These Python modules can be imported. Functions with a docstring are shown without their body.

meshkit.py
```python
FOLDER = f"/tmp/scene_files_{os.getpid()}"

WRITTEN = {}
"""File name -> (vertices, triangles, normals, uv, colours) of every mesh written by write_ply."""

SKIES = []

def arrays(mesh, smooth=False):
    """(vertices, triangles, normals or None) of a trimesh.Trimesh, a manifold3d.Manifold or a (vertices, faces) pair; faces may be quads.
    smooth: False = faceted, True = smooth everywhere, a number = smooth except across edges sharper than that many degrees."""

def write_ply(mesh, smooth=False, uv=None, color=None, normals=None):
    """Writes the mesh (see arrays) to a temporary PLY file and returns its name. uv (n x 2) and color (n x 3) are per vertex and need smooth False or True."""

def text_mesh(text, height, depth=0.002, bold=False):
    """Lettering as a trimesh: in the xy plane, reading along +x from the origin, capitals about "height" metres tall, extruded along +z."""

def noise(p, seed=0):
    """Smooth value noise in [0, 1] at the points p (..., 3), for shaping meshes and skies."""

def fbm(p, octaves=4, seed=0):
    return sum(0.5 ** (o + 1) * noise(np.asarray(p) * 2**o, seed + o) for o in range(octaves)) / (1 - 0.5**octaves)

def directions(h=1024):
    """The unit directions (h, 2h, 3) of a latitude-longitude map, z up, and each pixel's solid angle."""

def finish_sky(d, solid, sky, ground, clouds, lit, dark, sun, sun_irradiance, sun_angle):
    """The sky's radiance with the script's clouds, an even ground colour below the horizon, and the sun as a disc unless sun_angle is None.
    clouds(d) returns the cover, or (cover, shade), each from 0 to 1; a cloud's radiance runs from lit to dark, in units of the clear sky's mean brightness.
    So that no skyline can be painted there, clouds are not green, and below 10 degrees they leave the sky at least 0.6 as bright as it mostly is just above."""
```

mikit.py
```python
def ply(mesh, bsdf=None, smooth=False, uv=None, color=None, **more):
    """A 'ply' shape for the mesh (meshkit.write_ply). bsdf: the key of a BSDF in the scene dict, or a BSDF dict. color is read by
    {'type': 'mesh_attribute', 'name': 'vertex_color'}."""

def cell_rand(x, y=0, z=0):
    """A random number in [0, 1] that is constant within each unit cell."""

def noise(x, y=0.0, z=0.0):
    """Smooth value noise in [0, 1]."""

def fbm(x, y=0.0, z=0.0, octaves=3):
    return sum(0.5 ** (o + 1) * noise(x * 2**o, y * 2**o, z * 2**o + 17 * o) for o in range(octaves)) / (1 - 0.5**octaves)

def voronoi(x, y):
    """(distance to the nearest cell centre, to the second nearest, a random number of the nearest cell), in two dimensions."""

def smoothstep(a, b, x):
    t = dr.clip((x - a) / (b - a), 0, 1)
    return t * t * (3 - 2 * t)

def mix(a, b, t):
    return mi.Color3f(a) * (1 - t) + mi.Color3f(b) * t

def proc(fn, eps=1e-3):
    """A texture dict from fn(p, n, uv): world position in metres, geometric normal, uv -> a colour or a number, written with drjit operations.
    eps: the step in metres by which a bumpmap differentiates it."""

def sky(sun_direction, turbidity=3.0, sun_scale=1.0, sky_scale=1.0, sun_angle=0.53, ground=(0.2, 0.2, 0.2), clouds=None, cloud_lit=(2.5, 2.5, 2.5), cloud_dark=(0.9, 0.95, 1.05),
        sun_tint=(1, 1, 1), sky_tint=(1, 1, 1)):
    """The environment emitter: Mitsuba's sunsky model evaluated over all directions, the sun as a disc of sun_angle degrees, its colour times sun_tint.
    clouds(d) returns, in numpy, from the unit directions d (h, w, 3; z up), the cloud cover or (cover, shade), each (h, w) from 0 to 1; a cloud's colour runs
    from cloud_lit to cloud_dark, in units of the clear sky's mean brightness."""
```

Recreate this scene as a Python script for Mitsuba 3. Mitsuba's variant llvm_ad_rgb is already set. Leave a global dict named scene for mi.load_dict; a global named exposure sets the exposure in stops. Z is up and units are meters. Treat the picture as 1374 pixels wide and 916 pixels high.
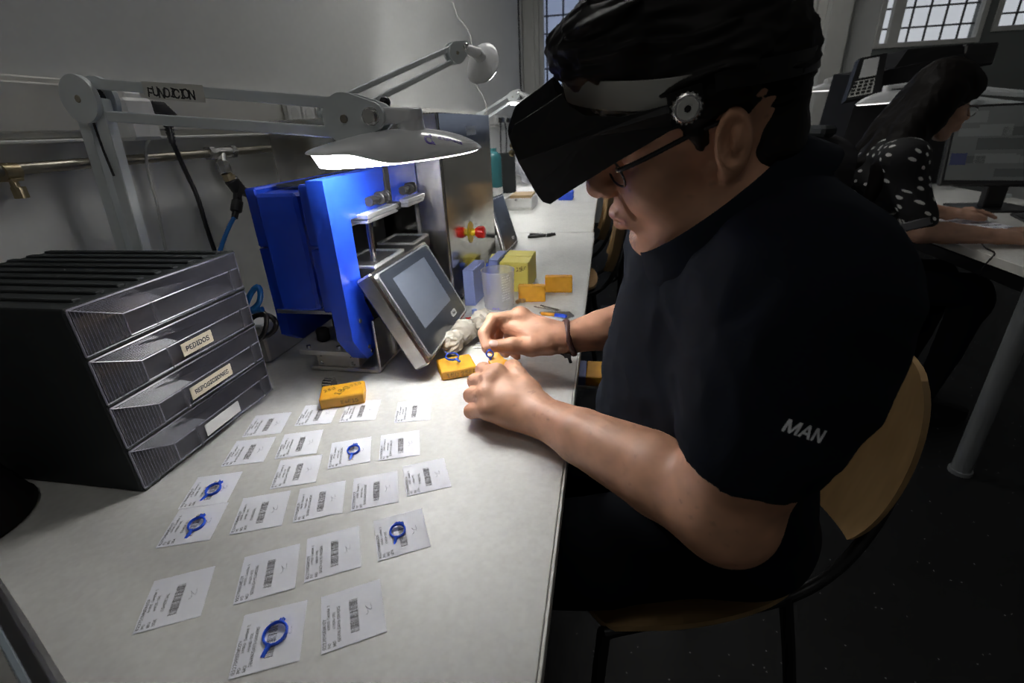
import math
import numpy as np
import trimesh
import mitsuba as mi
import drjit as dr
import manifold3d as m3
import shapely.geometry as sg
import mikit
import meshkit
from mikit import proc, noise, fbm, voronoi, cell_rand, smoothstep, mix

scene, labels = {}, {}
T4 = mi.ScalarTransform4f

# ---------------------------------------------------------------- camera, sky, exposure
# metres; x away from the left wall, y along the bench (away from the viewer), z up; bench top at 0.75
CAM = np.array([0.0, 0.0, 1.18])
FWD = np.array([-0.17872509, 0.89561871, -0.40733828])
UP = np.array([-0.03683493, 0.4076232, 0.91240699])
scene['camera'] = {'type': 'thinlens', 'fov': 93.72, 'fov_axis': 'x', 'near_clip': 0.02, 'far_clip': 100.0,
                   'aperture_radius': 0.0014, 'focus_distance': 0.72,
                   'to_world': T4().look_at(origin=CAM.tolist(), target=(CAM + FWD).tolist(), up=UP.tolist())}
exposure = 0.0
scene['sky'] = mikit.sky((0.3, 0.6, 0.75), turbidity=6.0, sun_scale=0.0, sky_scale=3.7, clouds=lambda d: 0.9 + 0 * d[..., 0],
                         cloud_lit=(1.0, 1.04, 1.12), cloud_dark=(0.9, 0.95, 1.05))
LAMP_L = 37.0      # desk lamp diffuser radiance
FAR_LAMP_L = 75.0
CEIL_L = 3.0


# ---------------------------------------------------------------- materials
def mat(name, **d):
    scene['mat_' + name] = d
    return name


def rgb(*c):
    return {'type': 'rgb', 'value': list(c)}


def pr(name, col, rough=0.5, metal=0.0, spec=0.5, **k):
    c = col if isinstance(col, dict) else rgb(*col)
    return mat(name, type='twosided', b={'type': 'principled', 'base_color': c, 'roughness': rough, 'metallic': metal, 'specular': spec, **k})


def f_desk(p, n, uv):
    a = fbm(p.x * 160, p.y * 160, p.z * 60, 3)
    b = fbm(p.x * 9, p.y * 9, 3.0, 3)
    return mix((0.56, 0.555, 0.53), (0.64, 0.64, 0.615), a) * (0.93 + 0.12 * b)


def f_floor(p, n, uv):
    d, _, w = voronoi(p.x * 75, p.y * 75)
    s = dr.select((w > 0.975) & (d < 0.13), 0.20, 0.0)
    a = fbm(p.x * 6, p.y * 6, 0.0, 3)
    return mix((0.0035, 0.0038, 0.0042), (0.007, 0.0075, 0.008), a) + s


def f_wall(p, n, uv):
    a = fbm(p.x * 2.2 + 3, p.y * 2.2, p.z * 2.2, 4)
    b = fbm(p.x * 60, p.y * 60, p.z * 60, 2)
    return mix((0.58, 0.59, 0.585), (0.66, 0.665, 0.655), a) * (0.97 + 0.05 * b)


def f_wood(p, n, uv):
    g = fbm(p.x * 10 + 2.0 * fbm(p.x * 3, p.y * 3, p.z * 3, 2), p.y * 70, p.z * 14, 3)
    return mix((0.33, 0.205, 0.09), (0.46, 0.30, 0.145), g)


def f_steel(p, n, uv):
    return mix((0.42, 0.41, 0.39), (0.60, 0.59, 0.565), fbm(p.x * 40, p.y * 8, p.z * 40, 3))


def f_cloth(p, n, uv):
    a = fbm(p.x * 420, p.y * 420, p.z * 420, 2)
    b = fbm(p.x * 14, p.y * 14, p.z * 14, 3)
    return mix((0.0045, 0.0060, 0.0095), (0.0085, 0.0115, 0.0175), 0.6 * a + 0.4 * b)


def f_skin(p, n, uv):
    a = fbm(p.x * 55, p.y * 55, p.z * 55, 3)
    d, _, w = voronoi(p.x * 95 + p.z * 40, p.y * 95 - p.z * 55)
    fr = dr.select(w > 0.80, smoothstep(0.30, 0.12, d) * 0.35, 0.0)
    c = mix((0.47, 0.255, 0.165), (0.60, 0.355, 0.255), a)
    return c * (1.0 - fr) + mi.Color3f(0.22, 0.10, 0.055) * fr


def f_wax(p, n, uv):
    a = fbm(p.x * 70, p.y * 70, p.z * 70, 3)
    return mix((0.56, 0.245, 0.012), (0.70, 0.36, 0.025), a)


def f_dots(p, n, uv):
    d, _, w = voronoi(p.y * 30 + p.x * 24, p.z * 33 + p.x * 8)
    return dr.select((d < 0.19) & (w > 0.2), mi.Color3f(0.62, 0.62, 0.60), mi.Color3f(0.006, 0.006, 0.007))


pr('desk', proc(f_desk), 0.45, spec=0.35)
pr('floor', proc(f_floor), 0.55, spec=0.3)
pr('wall', proc(f_wall), 0.75, spec=0.25)
pr('wood', proc(f_wood), 0.38)
scene['mat_steel'] = {'type': 'twosided', 'b': {'type': 'roughconductor', 'material': 'none', 'alpha': 0.17, 'specular_reflectance': proc(f_steel)}}
scene['mat_mirror'] = {'type': 'twosided', 'b': {'type': 'roughconductor', 'material': 'none', 'alpha': 0.022, 'specular_reflectance': rgb(0.55, 0.535, 0.50)}}
scene['mat_chrome'] = {'type': 'twosided', 'b': {'type': 'roughconductor', 'material': 'none', 'alpha': 0.10, 'specular_reflectance': rgb(0.72, 0.71, 0.69)}}
pr('navy', proc(f_cloth), 0.9, spec=0.12, sheen=0.02)
pr('skin', proc(f_skin), 0.45, spec=0.4)
pr('wax', proc(f_wax), 0.45)
pr('dots', proc(f_dots), 0.8)
pr('white', (0.72, 0.72, 0.70), 0.5)
pr('trim', (0.62, 0.62, 0.59), 0.5)
pr('trunk', (0.60, 0.59, 0.55), 0.45)
pr('lampgrey', (0.64, 0.68, 0.69), 0.4)
pr('lampwhite', (0.82, 0.83, 0.84), 0.14, clearcoat=0.6, clearcoat_gloss=0.9)
pr('black', (0.012, 0.012, 0.013), 0.38)
pr('blackmatt', (0.009, 0.009, 0.010), 0.75, spec=0.2)
pr('blackgloss', (0.008, 0.008, 0.009), 0.16)
pr('darkbody', (0.015, 0.018, 0.019), 0.62, spec=0.25)
pr('blue', (0.010, 0.045, 0.44), 0.33)
pr('bluewax', (0.02, 0.09, 0.68), 0.35)
pr('purplewax', (0.20, 0.25, 0.50), 0.5)
pr('yellowwax', (0.76, 0.66, 0.13), 0.5)
pr('alu', (0.62, 0.63, 0.64), 0.32, 0.75)
pr('darkmetal', (0.03, 0.03, 0.032), 0.35, 0.6)
pr('brass', (0.40, 0.33, 0.20), 0.32, 0.9)
pr('galv', (0.30, 0.28, 0.23), 0.35, 0.9)
pr('paper', (0.80, 0.81, 0.86), 0.7, spec=0.2)
pr('ink', (0.05, 0.05, 0.06), 0.7, spec=0.2)
pr('violetink', (0.10, 0.06, 0.42), 0.4)
pr('labelcream', (0.62, 0.56, 0.44), 0.6)
pr('labelwhite', (0.66, 0.66, 0.66), 0.6)
pr('screen', (0.10, 0.115, 0.145), 0.13, spec=0.6)
pr('screendark', (0.018, 0.021, 0.027), 0.12, spec=0.6)
pr('red', (0.70, 0.02, 0.015), 0.25)
pr('yellow', (0.80, 0.60, 0.02), 0.35)
pr('teal', (0.02, 0.09, 0.10), 0.35)
pr('hose', (0.02, 0.18, 0.55), 0.35)
pr('cable', (0.010, 0.010, 0.011), 0.4)
pr('cablewhite', (0.45, 0.45, 0.43), 0.45)
pr('pouch', (0.42, 0.39, 0.33), 0.85, spec=0.2)
pr('hair', (0.0045, 0.004, 0.0035), 0.6, spec=0.2)
pr('hairbrown', (0.0055, 0.0042, 0.0035), 0.6, spec=0.12)
pr('lips', (0.42, 0.17, 0.13), 0.42)
pr('leather', (0.055, 0.018, 0.014), 0.5)
pr('strapgrey', (0.16, 0.16, 0.14), 0.32)
pr('trouser', (0.006, 0.007, 0.010), 0.9, spec=0.15)
pr('sole', (0.03, 0.03, 0.03), 0.6)
pr('brown', (0.30, 0.20, 0.12), 0.6)
pr('cardboard', (0.42, 0.29, 0.15), 0.7)
pr('greywall', (0.16, 0.175, 0.17), 0.6)
pr('orange', (0.75, 0.32, 0.02), 0.4)
scene['mat_glass'] = {'type': 'thindielectric', 'int_ior': 1.5}
scene['mat_glassblue'] = {'type': 'thindielectric', 'int_ior': 1.5, 'specular_transmittance': rgb(0.66, 0.71, 0.82)}
scene['mat_clear'] = {'type': 'blendbsdf', 'weight': 0.06, 'a': {'type': 'thindielectric', 'int_ior': 1.13},
                      'b': {'type': 'twosided', 'b': {'type': 'diffuse', 'reflectance': rgb(0.26, 0.26, 0.32)}}}
scene['mat_milky'] = {'type': 'blendbsdf', 'weight': 0.20, 'a': {'type': 'thindielectric', 'int_ior': 1.3},
                      'b': {'type': 'principledthin', 'base_color': rgb(0.80, 0.80, 0.86), 'roughness': 0.5, 'diff_trans': 1.2}}
scene['mat_bag'] = {'type': 'blendbsdf', 'weight': 0.45, 'a': {'type': 'thindielectric', 'int_ior': 1.4},
                    'b': {'type': 'principledthin', 'base_color': rgb(0.60, 0.61, 0.65), 'roughness': 0.25, 'diff_trans': 1.0}}


# ---------------------------------------------------------------- mesh helpers
def bb(x0, x1, y0, y1, z0, z1, b=0.002):
    """A chamfered box between two corners."""
    c = np.array([(x0 + x1) / 2, (y0 + y1) / 2, (z0 + z1) / 2])
    h = np.array([abs(x1 - x0), abs(y1 - y0), abs(z1 - z0)]) / 2
    b = min(b, h.min() * 0.6)
    if b <= 0:
        return trimesh.creation.box(extents=2 * h, transform=trimesh.transformations.translation_matrix(c))
    pts = []
    for s in np.ndindex(2, 2, 2):
        s = np.array(s) * 2 - 1
        for k in range(3):
            q = s * (h - b)
            q[k] = s[k] * h[k]
            pts.append(q)
    return trimesh.Trimesh(np.array(pts) + c, trimesh.convex.convex_hull(np.array(pts)).faces, process=False) if False else \
        trimesh.convex.convex_hull(np.array(pts) + c)


def hull(pts):
    return trimesh.convex.convex_hull(np.asarray(pts, float))


def unit(v):
    v = np.asarray(v, float)
    return v / np.linalg.norm(v)


def frame(o, z, x=None):
    """4x4 with origin o, +z along z, +x as near x as can be."""
    z = unit(z)
    x = np.array([1.0, 0, 0]) if x is None else np.asarray(x, float)
    if abs(np.dot(unit(x), z)) > 0.99:
        x = np.array([0, 1.0, 0])
    x = unit(x - z * np.dot(x, z))
    m = np.eye(4)
    m[:3, 0], m[:3, 1], m[:3, 2], m[:3, 3] = x, np.cross(z, x), z, o
    return m


def mv(mesh, m):
    mesh = mesh.copy()
    mesh.apply_transform(np.asarray(m, float))
    return mesh


def tr(x, y, z):
    return trimesh.transformations.translation_matrix([x, y, z])


def rz(deg, o=(0, 0, 0)):
    return trimesh.transformations.rotation_matrix(math.radians(deg), [0, 0, 1], o)


def cyl(p0, p1, r, n=24, b=0.0, r1=None):
    """A capped cylinder or cone from p0 to p1, its rims chamfered by b."""
    p0, p1 = np.asarray(p0, float), np.asarray(p1, float)
    L = np.linalg.norm(p1 - p0)
    r1 = r if r1 is None else r1
    prof = [(0, 0), (r - b, 0), (r, b), (r1, L - b), (r1 - b, L), (0, L)] if b else [(0, 0), (r, 0), (r1, L), (0, L)]
    return mv(lathe(prof, n), frame(p0, p1 - p0))


def lathe(prof, n=32):
    """Revolves (radius, z) points about z; closed where the radius is 0."""
    prof = np.asarray(prof, float)
    a = np.arange(n) * 2 * np.pi / n
    V, idx = [], []
    for r, z in prof:
        if r < 1e-9:
            idx.append([len(V)] * n)
            V.append([0, 0, z])
        else:
            idx.append(list(range(len(V), len(V) + n)))
            V += [[r * math.cos(t), r * math.sin(t), z] for t in a]
    F = []
    for i in range(len(prof) - 1):
        A, B = idx[i], idx[i + 1]
        for k in range(n):
            l = (k + 1) % n
            if A[k] != A[l]:
                F.append([A[k], A[l], B[k]] if B[k] == B[l] else [A[k], A[l], B[l]])
            if B[k] != B[l] and A[k] != A[l]:
                F.append([A[k], B[l], B[k]])
            elif B[k] != B[l]:
                F.append([A[k], B[l], B[k]])
    return trimesh.Trimesh(np.array(V, float), np.array(F), process=False)


def spline(pts, n=40):
    pts = np.asarray(pts, float)
    if len(pts) < 3:
        return pts
    from scipy.interpolate import CubicSpline
    t = np.r_[0, np.cumsum(np.linalg.norm(np.diff(pts, axis=0), axis=1) ** 0.5)]
    return CubicSpline(t, pts)(np.linspace(0, t[-1], n))


def tube(pts, r, n=10, smooth=40, closed=False):
    """A round tube along the points; r a number or one radius per path point end."""
    P = spline(pts, smooth) if smooth else np.asarray(pts, float)
    k = len(P)
    rr = np.interp(np.linspace(0, 1, k), np.linspace(0, 1, len(r)), r) if np.ndim(r) else np.full(k, r)
    tan = np.gradient(P, axis=0)
    if closed:
        tan = np.roll(P, -1, 0) - np.roll(P, 1, 0)
    tan /= np.linalg.norm(tan, axis=1, keepdims=True)
    u = np.cross(tan[0], [0, 0, 1] if abs(tan[0][2]) < 0.9 else [1, 0, 0])
    V, F = [], []
    a = np.arange(n) * 2 * np.pi / n
    for i in range(k):
        u = u - tan[i] * np.dot(u, tan[i])
        u /= np.linalg.norm(u)
        w = np.cross(tan[i], u)
        V.append(P[i] + rr[i] * (np.cos(a)[:, None] * u + np.sin(a)[:, None] * w))
    V = np.vstack(V)
    for i in range(k if closed else k - 1):
        j = (i + 1) % k
        for q in range(n):
            p = (q + 1) % n
            F += [[i * n + q, i * n + p, j * n + p], [i * n + q, j * n + p, j * n + q]]
    if not closed:
        V = np.vstack([V, P[:1], P[-1:]])
        for q in range(n):
            p = (q + 1) % n
            F += [[k * n, p, q], [k * n + 1, (k - 1) * n + q, (k - 1) * n + p]]
    return trimesh.Trimesh(V, np.array(F), process=False)


def prism(poly, h, m=None):
    """Extrudes a 2D outline along +z by h."""
    p = poly if hasattr(poly, 'exterior') else sg.Polygon(poly)
    e = trimesh.creation.extrude_polygon(p, h, engine='earcut')
    return e if m is None else mv(e, m)


def cat(*ms):
    return trimesh.util.concatenate([m for q in ms for m in (q if isinstance(q, (list, tuple)) else [q])])


def grid_mesh(P):
    """Triangles over an (a, b, 3) array of points."""
    a, b = P.shape[:2]
    i = np.arange(a * b).reshape(a, b)
    q = np.stack([i[:-1, :-1], i[1:, :-1], i[1:, 1:], i[:-1, 1:]], -1).reshape(-1, 4)
    return trimesh.Trimesh(P.reshape(-1, 3), np.vstack([q[:, [0, 1, 2]], q[:, [0, 2, 3]]]), process=False)


def rounded(w, h, r, n=6):
    return sg.box(-w / 2 + r, -h / 2 + r, w / 2 - r, h / 2 - r).buffer(r, quad_segs=n)


# ---------------------------------------------------------------- scene entries
def put(key, mesh, m, smooth=30, **more):
    k, i = key, 0
    while k in scene:
        i += 1
        k = f'{key}_{i:03d}'
    scene[k] = mikit.ply(mesh, 'mat_' + m, smooth=smooth, **more)
    return k


def thing(key, label, category, group=None):
    """Reserves a numbered key for a thing (or names the thing that is one mesh) and writes its label."""
    k, i = key, 0
    while k in labels:
        i += 1
        k = f'{key}_{i:03d}'
    labels[k] = {'label': label, 'category': category}
    if group:
        labels[k]['group'] = group
    return k


def single(key, mesh, m, label, category, group=None, smooth=30, **more):
    k = thing(key, label, category, group)
    scene[k] = mikit.ply(mesh, 'mat_' + m, smooth=smooth, **more)
    return k


def struct(key, mesh, m, label, smooth=30):
    labels[key] = {'label': label, 'kind': 'structure'}
    scene[key] = mikit.ply(mesh, 'mat_' + m, smooth=smooth)
    return key


def note(key, label):
    labels[key] = {'label': label}


def emit(key, mesh, L, col=(1.0, 0.985, 0.95)):
    k, i = key, 0
    while k in scene:
        i += 1
        k = f'{key}_{i:03d}'
    scene[k] = mikit.ply(mesh, 'mat_white', smooth=False, emitter={'type': 'area', 'radiance': rgb(*[L * c for c in col])})
    return k


def text(s, h, m, depth=0.0003, bold=False, center=True):
    t = meshkit.text_mesh(s, h, depth, bold)
    if center:
        t.apply_translation([-(t.bounds[0][0] + t.bounds[1][0]) / 2, -(t.bounds[0][1] + t.bounds[1][1]) / 2, 0])
    return mv(t, m)

# ---------------------------------------------------------------- the room
WL, WF, WR, WB, CE = -1.0, 6.43, 4.3, -2.3, 3.0
struct('floor', bb(WL - .2, WR + .2, WB - .2, WF + .3, -.1, 0, 0), 'floor', 'dark speckled vinyl floor')
struct('ceiling', bb(WL - .2, WR + .2, WB - .2, WF + .3, CE, CE + .1, 0), 'wall', 'plain white ceiling')
struct('wall_left', bb(WL - .15, WL, WB - .2, WF + .3, 0, CE, 0), 'wall', 'white painted wall behind the work bench')
struct('wall_right', bb(WR, WR + .15, WB - .2, WF + .3, 0, CE, 0), 'wall', 'painted wall on the far side of the room')
struct('wall_back', bb(WL, WR, WB - .15, WB, 0, CE, 0), 'wall', 'painted wall behind the viewer')
W1 = (-.80, 2.08, 0.95, 2.93)       # window openings: x0, x1, z0, z1
W2 = (2.70, 3.66, 1.775, 2.93)
W3 = (3.74, 4.24, 1.86, 2.93)
far = [bb(WL, W1[0], WF, WF + .2, 0, CE, 0), bb(W1[0], W1[1], WF, WF + .2, 0, W1[2], 0), bb(WL, WR, WF, WF + .2, W1[3], CE, 0),
       bb(W1[1], W2[0], WF, WF + .2, 0, W1[3], 0)]
struct('wall_far', cat(far), 'wall', 'white end wall with the barred windows')
struct('panel_wall', cat(bb(W2[0], W2[1], WF, WF + .2, 0, W2[2], 0), bb(W2[1], W3[0], WF, WF + .2, 0, W2[3], 0), bb(W3[0], WR, WF, WF + .2, 0, W3[2], 0),
                         bb(W3[1], WR, WF, WF + .2, W3[2], W2[3], 0)), 'greywall', 'grey green panelled wall under the high windows')
labels['panel_wall']['kind'] = 'structure'
struct('trim_1', cat(bb(WL + .012, W1[0] - .06, WF - .05, WF, 0, CE, .004), bb(W1[0] - .06, W1[0] - .01, WF - .035, WF, 0, CE, .004)), 'trim', 'white boxed casing between wall corner and window')
struct('trim_2', cat(bb(W1[1] + .01, W1[1] + .10, WF - .04, WF, 0, CE, .004), bb(W1[1] + .10, W1[1] + .30, WF - .16, WF, 0, CE, .004),
                     bb(W1[1] + .30, W1[1] + .36, WF - .05, WF, 0, CE, .004)), 'trim', 'white casing and pillar right of the barred window')
struct('trim_3', bb(WL, WL + .014, WF - .30, WF - .286, 0, CE, 0), 'black', 'thin dark joint line in the wall corner')


def window(n, W, cols, mullions, rows, label):
    k = f'window_{n}'
    labels[k] = {'label': label, 'kind': 'structure'}
    x0, x1, z0, z1 = W
    fr = [bb(x0, x0 + .045, WF - .02, WF + .06, z0, z1), bb(x1 - .045, x1, WF - .02, WF + .06, z0, z1),
          bb(x0, x1, WF - .02, WF + .06, z0, z0 + .045), bb(x0, x1, WF - .02, WF + .06, z1 - .045, z1)]
    put(k + '__frame', cat(fr), 'trim')
    for x in mullions:
        put(k + '__mullion', bb(x - .05, x + .05, WF - .015, WF + .05, z0 + .04, z1 - .04), 'trim')
    edges = [x0 + .045] + [q for x in mullions for q in (x - .05, x + .05)] + [x1 - .045]
    for a, b in zip(edges[::2], edges[1::2]):
        put(k + '__pane', bb(a, b, WF + .02, WF + .026, z0 + .045, z1 - .045, 0), 'glassblue' if n == 1 else 'glass', smooth=False)
    for x in cols:
        put(k + '__bar', cyl((x, WF + .16, z0), (x, WF + .16, z1), .011, 8), 'darkmetal')
    for z in rows:
        put(k + '__bar', cyl((x0, WF + .15, z), (x1, WF + .15, z), .009, 8), 'darkmetal')


window(1, W1, [-.736 + .19 * i for i in range(15)], [.62], [1.09 + .178 * i for i in range(10)], 'tall barred window behind the man')
window(2, W2, [2.765 + .155 * i for i in range(6)], [2.87], [1.965 + .178 * i for i in range(6)], 'high barred window over the grey panelled wall')
window(3, W3, [3.86 + .16 * i for i in range(3)], [], [2.03 + .178 * i for i in range(5)], 'rightmost high barred window')

for x, y, L_, lab in ((-.25, 2.4, 12.5, 'white rectangular ceiling light panel over the left bench'), (1.7, .2, .3, 'dim ceiling light panel over the man'), (-.15, -.5, 2.6, 'ceiling light panel over the near end of the left bench'),
                      (1.3, 5.2, 5.5, 'ceiling light panel nearest the barred windows'), (3.3, 1.8, .5, 'dim ceiling light panel near the right wall')):
    k = thing('ceiling_light', lab, 'ceiling light', 'ceiling light panels')
    put(k + '__frame', cat(bb(x - .62, x + .62, y - .17, y - .15, CE - .03, CE), bb(x - .62, x + .62, y + .15, y + .17, CE - .03, CE),
                           bb(x - .62, x - .60, y - .15, y + .15, CE - .03, CE), bb(x + .60, x + .62, y - .15, y + .15, CE - .03, CE)), 'white')
    emit(k + '__diffuser', bb(x - .6, x + .6, y - .15, y + .15, CE - .018, CE - .002, 0), L_)


# ---------------------------------------------------------------- benches
pr('leggrey', (0.16, 0.17, 0.175), 0.45)


def bench(x0, x1, y0, y1, label, edge_hi):
    k = thing('work_bench', label, 'table')
    put(k + '__worktop', bb(x0 + (.004 if not edge_hi else 0), x1 - (.004 if edge_hi else 0), y0, y1, .722, .75, .0008), 'desk')
    xe = x1 if edge_hi else x0
    e = put(k + '__edge_band', bb(xe - .0035, xe, y0, y1, .7225, .7494, .0006) if edge_hi else bb(xe, xe + .0035, y0, y1, .7225, .7494, .0006), 'trunk')
    for x in (x0 + .07, x1 - (.07 if not edge_hi else .42)):
        for y in (y0 + .06, y1 - .06):
            put(k + '__leg', cat(cyl((x, y, .012), (x, y, .722), .028, 20), cyl((x, y, 0), (x, y, .014), .034, 20)), 'leggrey' if not edge_hi else 'darkmetal')
    put(k + '__crossbar', bb(x0 + .05, x0 + .08, y0 + .08, y1 - .08, .66, .70), 'darkmetal')
    return k


bench(-.998, -.038, -.75, 2.12, 'long white laminate bench top carrying the order cards', True)
bench(-.998, -.045, 2.125, 6.05, 'white bench continuing behind the machines to the window', True)
bench(1.205, 2.05, 1.56, 4.9, 'white bench on the right where the woman works', False)

# ---------------------------------------------------------------- along the left wall
k = thing('cable_trunking', 'off white cable trunking running along the wall above the bench', 'cable duct')
put(k + '__body', bb(-1.0, -.972, -1.6, 6.1, 1.192, 1.293, .003), 'trunk')
for y0, y1 in ((-1.6, 1.43), (1.80, 3.3), (3.6, 4.45), (5.1, 6.08)):
    put(k + '__lid', bb(-.974, -.962, y0, y1, 1.204, 1.283, .003), 'trunk')
for y in (1.47, 1.55, 1.63, 1.71, 3.34, 3.43, 3.52, 4.5, 4.6, 4.7, 4.8, 4.9, 5.0):
    s = put(k + '__socket', bb(-.974, -.958, y, y + .075, 1.206, 1.281, .004), 'white')
    put(s + '__well', cyl((-.959, y + .0375, 1.243), (-.9565, y + .0375, 1.243), .021, 20), 'trim')
put(k + '__lower_lip', bb(-1.0, -.958, -1.6, 6.1, 1.186, 1.193, .002), 'trim')

k = thing('gas_pipe', 'thin tarnished metal pipe clipped to the wall below the trunking', 'pipe')
put(k + '__tube', cyl((-.967, -1.6, 1.143), (-.967, 1.62, 1.152), .0095, 16), 'galv')
for y in (.675, 1.50):
    c = put(k + '__bracket', cat(bb(-1.0, -.955, y - .010, y + .010, 1.131, 1.136), cyl((-.967, y - .012, 1.146), (-.967, y + .012, 1.146), .0135, 18),
                                 cyl((-.967, y, 1.118), (-.967, y, 1.160), .006, 12), cyl((-.963, y, 1.104), (-.963, y, 1.122), .010, 12)), 'brass')
k = thing('tap_fitting', 'metal tee and shut-off tap hanging from the pipe with a blue air hose', 'valve')
put(k + '__tee', cat(cyl((-.965, 1.118, 1.151), (-.965, 1.200, 1.151), .0135, 20), cyl((-.965, 1.114, 1.151), (-.965, 1.130, 1.151), .0165, 6),
                     cyl((-.965, 1.188, 1.151), (-.965, 1.204, 1.151), .0165, 6), cyl((-.965, 1.155, 1.151), (-.955, 1.140, 1.128), .012, 18)), 'chrome')
put(k + '__union', cyl((-.955, 1.141, 1.130), (-.947, 1.136, 1.100), .016, 8, b=.002), 'chrome')
put(k + '__collar', cat(cyl((-.947, 1.136, 1.101), (-.944, 1.140, 1.088), .013, 18), cyl((-.945, 1.139, 1.094), (-.944, 1.141, 1.086), .0155, 6)), 'brass')
put(k + '__tap_body', cat(cyl((-.944, 1.141, 1.088), (-.940, 1.162, 1.052), .017, 16, b=.003), cyl((-.942, 1.155, 1.062), (-.936, 1.205, 1.038), .012, 14, b=.002),
                          cyl((-.942, 1.154, 1.060), (-.941, 1.142, 1.030), .0105, 14), cyl((-.941, 1.143, 1.034), (-.942, 1.128, 1.008), .014, 14, b=.002)), 'darkmetal')
put(k + '__lever', hull([(-.93, 1.150, 1.078), (-.926, 1.150, 1.078), (-.93, 1.162, 1.07), (-.926, 1.162, 1.07), (-.925, 1.125, 1.045), (-.921, 1.125, 1.045), (-.925, 1.133, 1.038), (-.921, 1.133, 1.038)]), 'darkmetal')
put(k + '__nipple', cyl((-.942, 1.129, 1.010), (-.942, 1.117, .994), .008, 14), 'darkmetal')
put(k + '__air_hose', tube([(-.942, 1.118, .996), (-.944, 1.08, .965), (-.93, 1.0, .90), (-.86, .90, .865), (-.74, .80, .87), (-.668, .752, .883), (-.645, .750, .912), (-.622, .750, .930), (-.620, .748, .915), (-.636, .748, .892), (-.660, .748, .880), (-.622, .746, .888)], .0052, 10, 90), 'hose')

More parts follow.
